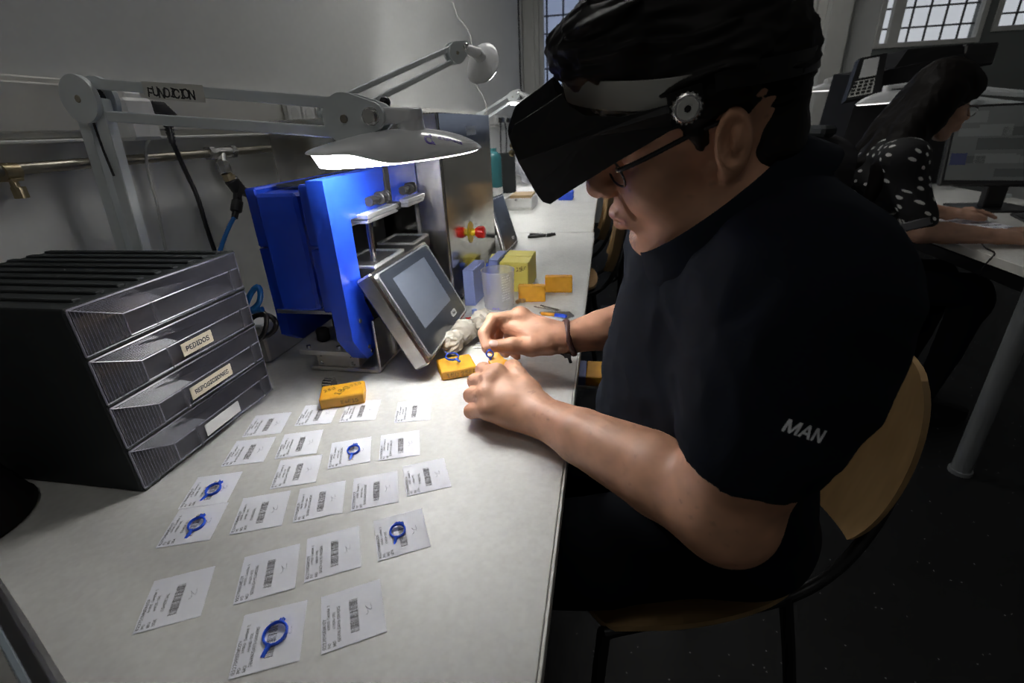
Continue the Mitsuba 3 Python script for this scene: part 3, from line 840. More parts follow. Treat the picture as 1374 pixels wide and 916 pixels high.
def print_on_shade(k, M, sh, s, h, x, y, m):
    """Lays lettering on the shade's outer face, around the local point (x, y)."""
    t = text(s, h, np.eye(4), .0002, True)
    pts = sh.vertices[:sh.vertices.shape[0] // 2]
    from scipy.interpolate import LinearNDInterpolator
    f = LinearNDInterpolator(pts[:, :2], pts[:, 2], 0.004)
    v = t.vertices.copy()
    P = np.stack([v[:, 0] + x, v[:, 1] + y], 1)
    t.vertices = np.column_stack([P, f(P) + .0006 + v[:, 2]])
    put(k + '__shade__logo', mv(t, M), m, smooth=False)


LE = np.array([-.389, .756, 1.2015])
k = LAMP = thing('desk_lamp', 'big grey desk lamp with glowing white shade over the blue machine', 'lamp')
M1, shd, sh = desk_lamp(k, (-.87, .740, .75), (-.87, .775, 1.252), LE, (-.318, .757, 1.1465), 33, (4, -3.0), LAMP_L, a=.1345, b=.071)
print_on_shade(k, M1, sh, 'd', .019, .040, -.044, 'violetink')
print_on_shade(k, M1, sh, 'd lumeca', .0062, .074, -.040, 'violetink')
u = unit(LE - np.array([-.87, .775, 1.252]))
axl = unit(np.cross(u, [0, 0, 1]))
sv = np.cross(axl, u)
sv = sv if sv[2] > 0 else -sv
pl = np.array([-.87, .775, 1.252]) + u * .178 + sv * .0205
mt = np.eye(4)
outn = axl if axl[1] < 0 else -axl
mt[:3, 0], mt[:3, 1], mt[:3, 2], mt[:3, 3] = u, np.cross(outn, u), outn, pl + outn * .0093
tp_ = put(k + '__tape_label', mv(bb(-.055, .060, -.0125, .0125, 0, .0004, 0), mt), 'trunk')
note(tp_, 'strip of tape hand lettered FUNDICION')
mt2 = mt.copy()
mt2[:3, 3] = pl + outn * .0098
wig = np.random.default_rng(3)
letters, xx = [], -.042
for ch in 'FUNDICION':
    t = text(ch, .0135, np.eye(4), .0003, True)
    t = mv(t, tr(xx, wig.uniform(-.0015, .0015) - .002, 0) @ rz(wig.uniform(-14, 8)))
    letters.append(t)
    xx += .0108 if ch != 'I' else .0070
put(k + '__tape_label__lettering', mv(cat(letters), mt2), 'black', smooth=False)
put(k + '__wire', tube([(-.87, .765, 1.215), (-.862, .758, 1.17), (-.85, .75, 1.13)], .002, 6, 20), 'cable')

k = thing('desk_lamp', 'unlit grey lamp with its shade turned up, beyond the steel cabinet', 'lamp')
desk_lamp(k, (-.86, 1.62, .75), (-.86, 1.55, 1.245), (-.560, 1.968, 1.435), (-.470, 2.03, 1.402), 0, L=FAR_LAMP_L, a=.078, b=.066, face=(.22, .90, -.38))
k = thing('desk_lamp', 'small lit lamp far along the bench by the window', 'lamp')
desk_lamp(k, (-.90, 3.62, .75), (-.90, 3.70, 1.25), (-.665, 3.74, 1.375), (-.585, 3.73, 1.325), 10, (0, 0), FAR_LAMP_L, a=.105, b=.075)
k = thing('hanging_wire', 'thin pale cord drooping past the unlit lamp', 'cord')
put(k + '__strand', tube([(-.713, 2.59, 1.664), (-.68, 2.582, 1.631), (-.651, 2.568, 1.588), (-.639, 2.549, 1.54), (-.62, 2.56, 1.45), (-.645, 2.62, 1.38), (-.617, 2.622, 1.324), (-.60, 2.60, 1.25), (-.75, 2.7, 1.21), (-.962, 2.75, 1.24)], .0026, 6, 60), 'cablewhite')
put(k + '__strand', tube([(-.713, 2.59, 1.664), (-.74, 2.6, 1.75), (-.85, 2.65, 1.95), (-.96, 2.7, 2.1), (-.996, 2.72, 2.13)], .0026, 6, 30), 'cablewhite')


# ---------------------------------------------------------------- wax blocks and tools round the hands
def wax_block(c, size, deg, label, m='wax', z=.7502, marks=None, group='carved wax blocks', tilt=None):
    k = thing('wax_block', label, 'wax block', group)
    sx, sy, sz = size
    M = tr(c[0], c[1], z) @ rz(deg) if tilt is None else tilt
    v = bb(-sx / 2, sx / 2, -sy / 2, sy / 2, 0, sz, .0022)
    v = v.subdivide().subdivide()
    v.vertices += (meshkit.noise(v.vertices * 140 + 7, 3)[:, None] - .5) * .0006
    put(k + '__block', mv(v, M), m)
    if marks:
        ms = []
        for s, h, x, y, face, rot in marks:
            F = np.eye(4)
            if face == 'top':
                F = tr(x, y, sz + .0001) @ rz(rot)
            else:
                F[:3, 0], F[:3, 1], F[:3, 2], F[:3, 3] = (1, 0, 0), (0, 0, 1), (0, -1, 0), (x, -sy / 2 - .0001, y)
            ms.append(text(s, h, M @ F, .0003))
        put(k + '__marking', cat(ms), 'brownink', smooth=False)
    return k


pr('brownink', (0.16, 0.08, 0.01), 0.6)
wax_block((-.441, .668), (.074, .050, .021), 24, 'yellow wax block scribbled 18g, lying on two order cards', marks=[('18g', .012, 0, -.004, 'top', 60), ('250', .008, -.022, .006, 'top', 20), ('915', .008, .022, .012, 'top', 20), ('E4E15', .007, .012, .010, 'front', 0)])
wax_block((-.271, .795), (.068, .060, .019), 28, 'yellow wax block with a blue ring on top, below the touch panel', marks=[('150 25EF', .009, .004, .009, 'front', 0)])
mring = tr(-.279, .800, .7795) @ rz(55) @ trimesh.transformations.rotation_matrix(math.radians(8), [1, 0, 0])
wax_ring((0, 0), 0, 0, 'blue wax ring lying on the yellow wax block below the touch panel', .0125, 1, .010, m=mring)
wax_block((-.182, 1.215), (.072, .021, .045), 5, 'small orange yellow wax block standing in front of the big pale one')
wax_block((-.118, 1.300), (.076, .022, .046), 3, 'orange yellow wax block standing behind and right of the small one')
for i in range(4):
    wax_block((-.242, 1.305 + .0365 * i), (.084, .035, .086 - .001 * (i % 2)), -6, ('pale yellow wax block with faint marks, front of its row', 'pale yellow wax slab second in the row of four', 'pale yellow wax slab third in the row of four', 'pale yellow wax slab at the back of the row of four')[i],
              'yellowwax', marks=[('15', .010, .016, .066, 'front', 0), ('EF', .010, .030, .070, 'front', 0)] if i == 0 else None, group='pale yellow wax slabs')
wax_block((-.338, 1.215), (.030, .105, .098), -3, 'lilac blue wax slab standing nearest the steel cabinet', 'purplewax', group='lilac blue wax slabs')
wax_block((-.300, 1.345), (.028, .110, .092), -3, 'lilac blue wax slab behind the clear beaker', 'purplewax', group='lilac blue wax slabs')
wax_block((-.322, 1.310), (.014, .10, .066), 12, 'darker blue wax offcut between the two lilac slabs', 'bluewax', group='lilac blue wax slabs')
wax_block((-.325, 1.47), (.05, .05, .06), 5, 'yellow wax piece half hidden behind the lilac slabs', 'yellowwax')

k = thing('beaker', 'clear plastic measuring beaker with raised scale lines', 'beaker')
bx_, by_ = -.262, 1.165
outer = [(0, .0), (.036, 0), (.0385, .003), (.0425, .098), (.0437, .100), (.0425, .1005), (.0410, .098), (.0372, .0035), (0, .003)]
put(k + '__cup', mv(lathe(outer, 48), tr(bx_, by_, .7505)), 'milky')
sc = []
for i in range(10):
    a0 = -1.15
    pts = [(bx_ + .0428 * math.cos(a0 + t) * (.92 + .008 * i), by_ + .0428 * math.sin(a0 + t) * (.92 + .008 * i), .7505 + .028 + .0068 * i + .006 * t) for t in np.linspace(0, .55, 8)]
    sc.append(tube(pts, .0006, 5, 0))
put(k + '__scale', cat(sc), 'labelwhite')
put(k + '__violet_marks', cat([mv(trimesh.creation.icosphere(1, .0022), tr(bx_ + .040 * math.cos(t), by_ + .040 * math.sin(t), .758)) for t in (-1.75, -1.6, -1.42)]), 'violetink')


def tool(p, q, r, m, label, cat_, tip=None, group=None, tipm='chrome'):
    k = thing(cat_.replace(' ', '_'), label, cat_, group)
    p, q = np.array(p, float), np.array(q, float)
    put(k + '__handle', cyl(p, q, r, 10, b=r * .3), m)
    if tip:
        d = unit(q - p)
        put(k + '__tip', cyl(q, q + d * tip, r * .55, 8, r1=r * .2), tipm)


tool((-.262, .962, .7525), (-.205, .975, .7525), .0016, 'steel', 'thin steel needle file lying left of the fingers', 'needle file', .03, 'needle files beside the hand')
tool((-.262, .925, .7525), (-.200, .945, .7525), .0016, 'steel', 'steel needle file pointing at the wax piece', 'needle file', .03, 'needle files beside the hand')
tool((-.265, .900, .7525), (-.205, .908, .7525), .0015, 'steel', 'nearest steel needle file by the fingertips', 'needle file', .03, 'needle files beside the hand')
tool((-.262, 1.072, .7535), (-.16, 1.066, .7535), .0025, 'darkmetal', 'dark steel pick lying behind the right hand', 'pick', .04)
tool((-.292, 1.045, .7540), (-.245, 1.040, .7540), .0035, 'orange', 'carving tool with a short orange handle behind the hand', 'carving tool', .03)
tool((-.325, 1.058, .7545), (-.285, 1.072, .7545), .0040, 'red', 'carving tool with a red handle beside the touch panel', 'carving tool', .02)
tool((-.145, 1.110, .7545), (-.110, 1.104, .7545), .0042, 'orange', 'carving tool with orange and blue handle right of the hand', 'carving tool', .0)
tool((-.110, 1.103, .7545), (-.080, 1.095, .7545), .0050, 'bluewax', 'blue capped tool end right of the hand', 'carving tool', .0)
single('scalpel', cat(hull([(-.150, 1.128, .7505), (-.075, 1.135, .7505), (-.062, 1.108, .7505), (-.080, 1.085, .7505), (-.150, 1.118, .7505), (-.150, 1.128, .752), (-.075, 1.135, .752), (-.062, 1.108, .752), (-.080, 1.085, .752), (-.150, 1.118, .752)])), 'steel', 'steel spatula blade lying right of the hand', 'spatula')
single('tweezers', cat(bar((-.170, 1.165, .7525), (-.105, 1.135, .753), .002, .004, (0, 0, 1)), bar((-.155, 1.175, .7525), (-.100, 1.138, .754), .002, .004, (0, 0, 1))), 'steel', 'fine steel tweezers lying under the orange blocks', 'tweezers')
for i, (x, y, a) in enumerate(((-.213, 1.205, 75), (-.199, 1.213, 66))):
    single('wooden_peg', mv(hull(np.vstack([cyl((-.020, 0, .006), (.012, 0, .006), .0055, 10, r1=.006).vertices, cyl((.012, 0, .006), (.026, 0, .006), .003, 8).vertices])), tr(x, y, .7503) @ rz(a)), 'wood',
           ('small wooden peg beside the beaker', 'second small wooden peg, by the small orange block')[i], 'peg', 'wooden pegs')
single('wax_stick', cyl((-.292, 1.028, .7505), (-.292, 1.028, .792), .0062, 16, b=.001), 'purplewax', 'thin lilac wax stick standing at the touch panel corner', 'wax stick')


def pouch(c, r, seed, label):
    """A soft gathered cloth pouch."""
    s = trimesh.creation.icosphere(5, 1.0)
    v = s.vertices
    ang = np.arctan2(v[:, 1], v[:, 0])
    fold = np.sin(ang * 9 + 3 * meshkit.noise(v * 2 + seed, seed)) * (1 - np.abs(v[:, 2]) ** 2) * .085 + (np.abs(meshkit.noise(v * np.array([3.0, 3.0, 1.5]) + seed, seed + 2) - .5) - .25) * .26
    w = v * (1 + fold)[:, None]
    w[:, 2] = np.where(w[:, 2] < -.75, -.75, w[:, 2])
    s.vertices = w * np.asarray(r)
    zmin = s.vertices[:, 2].min()
    tilt = trimesh.transformations.rotation_matrix(math.radians(70), [.5, 1, 0])
    s.apply_transform(tilt)
    s.apply_translation([c[0], c[1], .7505 - s.vertices[:, 2].min()])
    k = thing('cloth_pouch', label, 'pouch', 'beige cloth pouches')
    scene[k] = mikit.ply(s, 'mat_pouch', smooth=True)


pouch((-.258, .968), (.030, .034, .030), 1, 'wrinkled beige cloth pouch nearest the right hand')
pouch((-.290, .925), (.026, .028, .028), 2, 'wrinkled beige cloth pouch in the middle of three')
pouch((-.300, .872), (.024, .028, .024), 5, 'smooth beige cloth pouch half under the touch panel')
k = thing('ring_gauge', 'knurled steel knob standing by the left yellow wax block', 'knob')
put(k + '__drum', cyl((-.488, .690, .7505), (-.476, .692, .7505 + .0), .001, 6) if False else cyl((-.494, .6975, .7625), (-.474, .6975, .7625), .0118, 24, b=.002), 'darkmetal')
put(k + '__knurls', cat([cyl((-.493, .6975 + .0116 * math.cos(t), .7625 + .0116 * math.sin(t)), (-.475, .6975 + .0116 * math.cos(t), .7625 + .0116 * math.sin(t)), .0011, 5) for t in np.arange(14) * 2 * math.pi / 14 if .7625 + .0116 * math.sin(t) > .7525]), 'galv')

# ---------------------------------------------------------------- plywood chairs
def shell(w, h, t, bend, k=.38, n=22, m=16, roll=None):
    """A thin rounded plywood panel, w by h, bent by bend(u, v) -> offset along z."""
    U, V = np.meshgrid(np.linspace(-1, 1, n), np.linspace(-1, 1, m), indexing='ij')
    X, Y = U * np.sqrt(1 - k * V ** 2 / 2 * U ** 2) * w / 2, V * np.sqrt(1 - k * U ** 2 / 2 * V ** 2) * h / 2
    Zc = bend(U, V)
    top, bot = np.stack([X, Y, Zc + t / 2], -1), np.stack([X, Y, Zc - t / 2], -1)
    A, B = grid_mesh(top), grid_mesh(bot)
    B.invert()
    i = np.arange(n * m).reshape(n, m)
    edge = np.r_[i[:, 0], i[-1, 1:], i[::-1, -1][1:], i[0, ::-1][1:-1]]
    F = []
    for a, b in zip(edge, np.roll(edge, -1)):
        F += [[a, a + n * m, b + n * m], [a, b + n * m, b]]
    r = trimesh.Trimesh(np.vstack([A.vertices, B.vertices]), np.vstack([A.faces, B.faces + n * m, np.array(F)]), process=False)
    return r


def plywood_chair(label, x, y, deg, zs=.465, group='plywood chairs'):
    """Facing +x before turning by deg; origin under the middle of the seat."""
    k = thing('plywood_chair', label, 'chair', group)
    M = tr(x, y, 0) @ rz(deg)
    seat = shell(.39, .40, .012, lambda u, v: -.018 * np.clip(u - .5, 0, 1) ** 2 * 4 + .012 * v ** 2 + .010 * np.clip(-u - .4, 0, 1) ** 2, k=.62)
    put(k + '__seat', mv(seat, M @ tr(0, 0, zs)), 'wood')
    back = shell(.40, .33, .012, lambda u, v: .050 * u ** 2 + .012 * v ** 2, k=.5)
    B = np.eye(4)      # u across (y), v up, curved towards the sitter
    B[:3, 0], B[:3, 1], B[:3, 2] = (0, 1, 0), unit((-.13, 0, 1)), unit((1, 0, .13))
    B[:3, 3] = (-.313, 0, zs + .240)
    put(k + '__backrest', mv(back, M @ B), 'wood')
    for s in (-1, 1):
        put(k + '__leg', mv(tube([(.17, .165 * s, zs - .012), (.19, .185 * s, .22), (.205, .20 * s, .012)], .011, 12, 16), M), 'black')
        put(k + '__leg', mv(tube([(-.15, .165 * s, zs - .012), (-.19, .185 * s, .22), (-.22, .20 * s, .012)], .011, 12, 16), M), 'black')
        put(k + '__seat_tube', mv(tube([(.17, .165 * s, zs - .016), (0, .165 * s, zs - .020), (-.15, .165 * s, zs - .018), (-.235, .165 * s, zs + .03), (-.295, .160 * s, zs + .14), (-.325, .14 * s, zs + .30)], .010, 12, 30), M), 'black')
    for xx in (.14, -.12):
        put(k + '__crossbar', mv(cyl((xx, -.165, zs - .022), (xx, .165, zs - .022), .009, 12), M), 'black')
    return k


plywood_chair('plywood chair with black steel legs that the man sits on', .128, .738, 200, .450)
plywood_chair('plywood chair pushed under the bench beyond the man, nearest of the two empty ones', -.215, 2.33, 178, .465)
plywood_chair('farther empty plywood chair pushed under the bench', -.262, 2.98, 181, .465)

# ---------------------------------------------------------------- far end of the left bench
k = thing('storage_tin', 'white carton tray holding small boxes on the far bench', 'carton')
put(k + '__tray', cat(bb(-.555, -.400, 2.735, 2.742, .7505, .815, .001), bb(-.555, -.548, 2.735, 3.00, .7505, .815, .001), bb(-.407, -.400, 2.735, 3.00, .7505, .815, .001), bb(-.555, -.400, 2.993, 3.0, .7505, .815, .001), bb(-.555, -.400, 2.735, 3.0, .7505, .755, .001)), 'white')
put(k + '__lip', bb(-.560, -.396, 2.730, 2.735, .7505, .765, .001), 'trim')
single('cardboard_strip', bb(-.535, -.410, 2.80, 2.98, .7555, .823, .001), 'cardboard', 'flat brown cardboard lying in the white carton', 'cardboard')
single('black_pen', bb(-.49, -.478, 2.70, 2.733, .808, .813, .001), 'black', 'tiny black clip on the rim of the white carton', 'clip')
single('screen_back', bb(-.80, -.622, 3.50, 3.515, .7505, 1.02, .003), 'darkbody', 'dark grey green panel standing on the far bench', 'panel')
k = thing('spray_can', 'teal canister with a pale label beside the dark panel', 'canister')
put(k + '__body', mv(lathe([(0, 0), (.040, 0), (.042, .004), (.042, .30), (.036, .315), (.02, .325), (.02, .34), (0, .34)], 28), tr(-.545, 2.45, .7505)), 'teal')
put(k + '__label', mv(lathe([(.0423, .12), (.0425, .121), (.0425, .159), (.0423, .16)], 28), tr(-.545, 2.45, .7505)), 'labelwhite')
rngb = np.random.default_rng(8)
for i, (x, y, z, r) in enumerate(((-.58, 4.02, .7505, .155), (-.42, 3.80, .7505, .12), (-.62, 4.42, .7505, .20), (-.36, 4.18, .7505, .12))):
    s = trimesh.creation.icosphere(4, 1.0)
    v = s.vertices
    cr = np.abs(meshkit.noise(v * 2.2 + i * 9, i) - .5) * .55 + np.abs(meshkit.noise(v * 5 + i * 5, i + 3) - .5) * .22
    s.vertices = v * (.72 + cr)[:, None] * [r, r * .9, r * .95]
    s.apply_translation([x, y, z - s.vertices[:, 2].min()])
    single('plastic_bag', s, 'bag', ('crumpled clear plastic bag nearest the window casing', 'crumpled clear plastic bag lowest in the heap, beside the white carton', 'largest crumpled clear plastic bag at the back of the heap', 'crumpled clear plastic bag at the bench edge side of the heap')[i], 'plastic bag', 'crumpled plastic bags', smooth=False)
single('black_pouch', bb(-.50, -.43, 3.52, 3.60, .80, .83, .006), 'black', 'small black pouch lying on the plastic bags', 'pouch')
single('blue_box', bb(-.285, -.195, 3.10, 3.22, .7505, .80, .003), 'bluewax', 'small dark blue box on the far bench behind the visor', 'box')
k = thing('pliers', 'small black pliers lying on the bench behind the second touch panel', 'pliers')
put(k + '__jaw', hull([(-.235, 2.02, .7505), (-.200, 2.06, .7505), (-.235, 2.045, .7505), (-.235, 2.02, .762), (-.200, 2.06, .762), (-.235, 2.045, .762)]), 'darkmetal')
put(k + '__handle', cat(cyl((-.24, 2.03, .757), (-.31, 2.00, .757), .006, 10), cyl((-.24, 2.035, .757), (-.31, 2.05, .757), .006, 10)), 'black')
for i, (y, lab) in enumerate(((4.62, 'black plug with a drooping cable in the far trunking sockets'), (5.0, 'small black plug in the last trunking socket'))):
    k = thing('wall_plug', lab, 'plug')
    put(k + '__housing', bb(-.9585, -.925, y, y + (.12 if i == 0 else .09), 1.222, 1.262, .005), 'black')
    if i == 0:
        put(k + '__cable', tube([(-.935, y, 1.235), (-.93, y - .06, 1.15), (-.93, y - .08, .95), (-.92, y - .03, .80)], .006, 8, 30), 'cable')
        put(k + '__cable', tube([(-.935, y + .12, 1.235), (-.93, y + .2, 1.15), (-.93, y + .16, .95), (-.90, y + .02, .80)], .006, 8, 30), 'cable')
k = thing('drawer_cabinet', 'low grey metal drawer cabinet under the far bench', 'cabinet')
put(k + '__case', bb(.06, .48, 4.2, 4.7, .02, .60, .004), 'greymetal')
for i in range(3):
    put(k + '__drawer_front', bb(.065, .475, 4.192, 4.2, .03 + .19 * i, .21 + .19 * i, .003), 'greymetal')
pr('greymetal', (0.30, 0.32, 0.33), 0.4)
k = thing('camera_bag', 'black bag with straps hanging behind the empty plywood chair', 'bag')
put(k + '__body', bb(.05, .19, 3.05, 3.20, .42, .58, .02), 'blackmatt')
put(k + '__strap', cat(tube([(.08, 3.05, .46), (.07, 3.03, .35), (.10, 3.04, .27)], .006, 8, 20), tube([(.12, 3.05, .46), (.13, 3.02, .34), (.10, 3.04, .27), (.06, 3.05, .24)], .006, 8, 20)), 'blackmatt')
put(k + '__stand', cat(cyl((.12, 3.12, .02), (.12, 3.12, .42), .015, 12), bb(.0, .24, 3.02, 3.22, 0, .02, .004)), 'darkmetal')
# strip under the bench edge beside the man
k = thing('wax_tray', 'small tray with blue and yellow wax strips under the bench edge beside the man', 'tray')
put(k + '__board', bb(-.20, .018, .905, .99, .664, .670, .001), 'white')
put(k + '__blue_strip', bb(-.20, -.026, .906, .985, .6705, .692, .002), 'purplewax')
put(k + '__yellow_strip', bb(-.025, .016, .906, .985, .6705, .692, .002), 'wax')
put(k + '__hanger', cat(bb(-.19, -.185, .91, .98, .67, .7215, .001), bb(-.06, -.055, .91, .98, .67, .7215, .001)), 'darkmetal')

# ---------------------------------------------------------------- near left corner
k = thing('pen_stand', 'black flared round stand at the left edge beside the drawer unit', 'stand')
put(k + '__cone', mv(lathe([(0, 0), (.088, 0), (.090, .004), (.087, .010), (.060, .09), (.046, .16), (.038, .22), (.036, .26), (0, .262)], 40), tr(-.792, .312, .7505)), 'blackmatt')
put(k + '__button', mv(trimesh.creation.icosphere(3, .011), tr(-.752, .288, .890)), 'labelcream')
k = thing('display', 'dark flat display standing at the lower left corner of the bench', 'display')
a_, b_ = np.array([-.480, .208]), np.array([-.246, .107])
dirv = unit(np.r_[b_ - a_, 0])
nv = np.array([dirv[1], -dirv[0], 0])
Md = np.eye(4)
Md[:3, 0], Md[:3, 1], Md[:3, 2], Md[:3, 3] = dirv, (0, 0, 1), np.cross(dirv, [0, 0, 1]), (a_[0] - dirv[0] * .08, a_[1] - dirv[1] * .08, .7505)
Lw = np.linalg.norm(b_ - a_) + .16
put(k + '__panel', mv(bb(0, Lw, 0, .1640, -.006, .006, .002), Md @ tr(0, 0, .014)), 'black')
put(k + '__rim', mv(bb(.001, Lw - .001, .1636, .1652, .002, .0055, .0004), Md @ tr(0, 0, .014)), 'hosegrey')
pr('hosegrey', (0.20, 0.24, 0.27), 0.4)

# ---------------------------------------------------------------- right-hand bench
k = thing('monitor', 'wide monitor showing a grey spreadsheet in front of the woman', 'monitor')
Ms = np.eye(4)
ex = unit((1, -.30, 0))
ey = unit(np.array([.19, .16, .62]) - ex * np.dot([.19, .16, .62], ex))
Ms[:3, 0], Ms[:3, 1], Ms[:3, 2], Ms[:3, 3] = ex, ey, np.cross(ex, ey), (1.475, 2.56, .868)
put(k + '__housing', mv(bb(0, .56, 0, .34, -.035, 0, .006), Ms), 'black')
d = put(k + '__screen', mv(bb(.014, .546, .020, .328, 0, .001, 0), Ms), 'monitorgrey')
scr = np.random.default_rng(4)
cells = {'celldark': [], 'celllight': []}
for i in range(7):
    for j in range(5):
        if scr.random() < .55:
            x0, y0 = .02 + i * .074 + .01 * scr.random(), .035 + j * .057
            cells['celldark' if scr.random() < .5 else 'celllight'].append(bb(x0, x0 + .06 + .08 * scr.random() * (i < 5), y0, y0 + .02 + .03 * scr.random(), .001, .0013, 0))
pr('celldark', (0.10, 0.11, 0.11), 0.3)
pr('celllight', (0.22, 0.235, 0.235), 0.3)
pr('monitorgrey', (0.16, 0.172, 0.172), 0.22)
for m_ in cells:
    for c_ in cells[m_]:
        put(d + '__window_pane', c_, m_)
put(d + '__blue_window', mv(bb(.02, .075, .085, .135, .001, .0014, 0), np.eye(4)), 'bluedim')
pr('bluedim', (0.06, 0.07, 0.16), 0.3)
for kk in [q for q in scene if q.startswith(d + '__')]:
    scene[kk]['to_world'] = T4(Ms.tolist())
put(k + '__stand', cat(bb(1.70, 1.78, 2.60, 2.64, .757, 1.0, .004), bb(1.62, 1.88, 2.50, 2.74, .7505, .760, .004)), 'black')
k = thing('keyboard', 'dark computer keyboard by the woman\'s hand', 'keyboard')
Mk = tr(1.70, 2.20, .7505) @ rz(72)
put(k + '__base', mv(bb(-.22, .22, -.07, .07, 0, .014, .004), Mk), 'black')
keys = [bb(-.21 + .0195 * c, -.21 + .0195 * c + .0165, -.06 + .0195 * r, -.06 + .0195 * r + .0165, .014, .0195, .002) for r in range(6) for c in range(21)]
put(k + '__keys', cat(keys), 'darkmetal')
labels[k + '__keys'] = {'label': 'rows of dark keys', 'kind': 'stuff'}
Mp = tr(1.475, 2.285, .7503) @ rz(8)
k = thing('printed_sheet', 'white printed sheet lying under the woman\'s forearms', 'paper')
put(k + '__sheet', mv(bb(-.075, .075, -.15, .15, 0, .0006, 0), Mp), 'paper')
for i in range(15):
    put(k + '__print_block', mv(bb(-.055 + .045 * (i % 3), -.055 + .045 * (i % 3) + .03, -.12 + .05 * (i // 3), -.105 + .05 * (i // 3), .0006, .0008, 0), Mp), 'rimgrey')
single('mouse_cable', tube([(1.30, 1.93, .7545), (1.24, 1.80, .7535), (1.213, 1.735, .7535), (1.199, 1.725, .74), (1.197, 1.74, .68)], .0025, 8, 30), 'cable', 'thin black cable hanging over the edge of the right bench', 'cable')
k = thing('marking_machine', 'large black machine with a tilted screen and keypad behind the woman', 'machine')
put(k + '__body', hull([(1.40, 3.50, .76), (2.00, 3.50, .76), (1.46, 4.10, .76), (2.00, 4.10, .76), (1.50, 3.60, 1.38), (2.00, 3.60, 1.46), (1.50, 4.05, 1.42), (2.00, 4.05, 1.46)]), 'blackmatt')
put(k + '__hood', hull([(1.66, 3.62, 1.40), (2.02, 3.62, 1.42), (1.66, 4.0, 1.42), (2.02, 4.0, 1.42), (1.74, 3.68, 1.51), (2.02, 3.68, 1.515), (1.74, 3.95, 1.51), (2.02, 3.95, 1.515)]), 'blackmatt')
put(k + '__lid_end', bb(2.03, 2.20, 3.66, 3.98, 1.40, 1.515, .01), 'black')
Kp = np.eye(4)
p0, p1, p2 = np.array([1.347, 3.373, 1.254]), np.array([1.527, 3.42, 1.278]), np.array([1.487, 3.476, 1.419])
kx, ky = unit(p1 - p0), p2 - p0
ky = unit(ky - kx * np.dot(ky, kx))
Kp[:3, 0], Kp[:3, 1], Kp[:3, 2], Kp[:3, 3] = kx, ky, np.cross(kx, ky), p0
cp = put(k + '__control_panel', mv(prism([(-.01, -.01), (.19, -.01), (.275, .215), (.115, .215)], .04), Kp @ tr(0, 0, -.042)), 'black')
put(cp + '__screen', mv(prism([(.085, .100), (.185, .100), (.225, .200), (.135, .200)], .002), Kp), 'labelwhite')
put(cp + '__keypad', mv(prism([(.002, .004), (.145, .004), (.178, .086), (.062, .086)], .002), Kp), 'trim')
put(cp + '__keys', mv(cat([prism([(x, 0), (x + .022, 0), (x + .025, .014), (x + .003, .014)], .003, tr(.016 + .0105 * r, .010 + .019 * r, .001)) for r in range(4) for x in (0, .032, .064, .096)]), Kp), 'black')
put(k + '__desk_stand', bb(1.50, 1.98, 3.54, 4.06, .7505, .762, .002), 'black')
k = thing('desk_lamp', 'white lamp head pointing left in front of the black machine', 'lamp')
desk_lamp(k, (2.00, 2.98, .75), (2.02, 2.98, 1.20), (1.60, 3.13, 1.285), (1.475, 3.16, 1.222), 200, (0, 2), 2.2, a=.20, b=.075)
k = thing('desk_lamp', 'pale lamp head farther back beside the black machine', 'lamp')
desk_lamp(k, (1.98, 4.45, .75), (1.98, 4.45, 1.25), (1.74, 4.36, 1.40), (1.60, 4.33, 1.335), 190, (0, 0), 1.2, a=.17, b=.07)
k = thing('desk_lamp', 'grey lamp arm crossing behind the woman\'s head at the right', 'lamp')
desk_lamp(k, (2.00, 2.70, .75), (2.02, 2.68, 1.165), (1.60, 2.76, 1.222), (1.50, 2.80, 1.185), 175, (0, 0), 0, a=.08, b=.05)
k = thing('office_chair', 'black office chair that the woman sits on', 'chair')
Mo = tr(.76, 2.10, 0) @ rz(-88)
put(k + '__backrest', mv(shell(.40, .50, .06, lambda u, v: -.035 * u ** 2 - .02 * v ** 2, k=.8), Mo @ np.array([[1, 0, 0, 0], [0, 0, -1, 0], [0, 1, 0, .86], [0, 0, 0, 1.0]])), 'blackmatt')
put(k + '__top_rail', mv(bb(-.115, .12, -.03, .02, 1.105, 1.142, .012), Mo), 'darkbody')
put(k + '__seat', mv(bb(-.22, .22, -.02, .42, .40, .465, .03), Mo), 'blackmatt')
put(k + '__column', mv(cat(cyl((0, .2, .08), (0, .2, .44), .03, 16), bb(-.03, .03, -.05, -.01, .38, .70, .008), bb(-.03, .03, -.05, .2, .375, .40, .006)), Mo), 'black')
for i in range(5):
    a_ = i * 2 * math.pi / 5
    put(k + '__foot', mv(bar((0, .2, .08), (.28 * math.cos(a_), .2 + .28 * math.sin(a_), .055), .04, .03, (0, 0, 1)), Mo), 'black')
    put(k + '__caster', mv(cyl((.28 * math.cos(a_) - .02, .2 + .28 * math.sin(a_), .028), (.28 * math.cos(a_) + .02, .2 + .28 * math.sin(a_), .028), .028, 16), Mo), 'black')

# ---------------------------------------------------------------- implicit bodies
def rot_frame(fwd, up):
    """Columns: forward, left-hand side, up."""
    f = unit(fwd)
    u = unit(np.asarray(up, float) - f * np.dot(up, f))
    return np.stack([f, np.cross(u, f), u], 1)


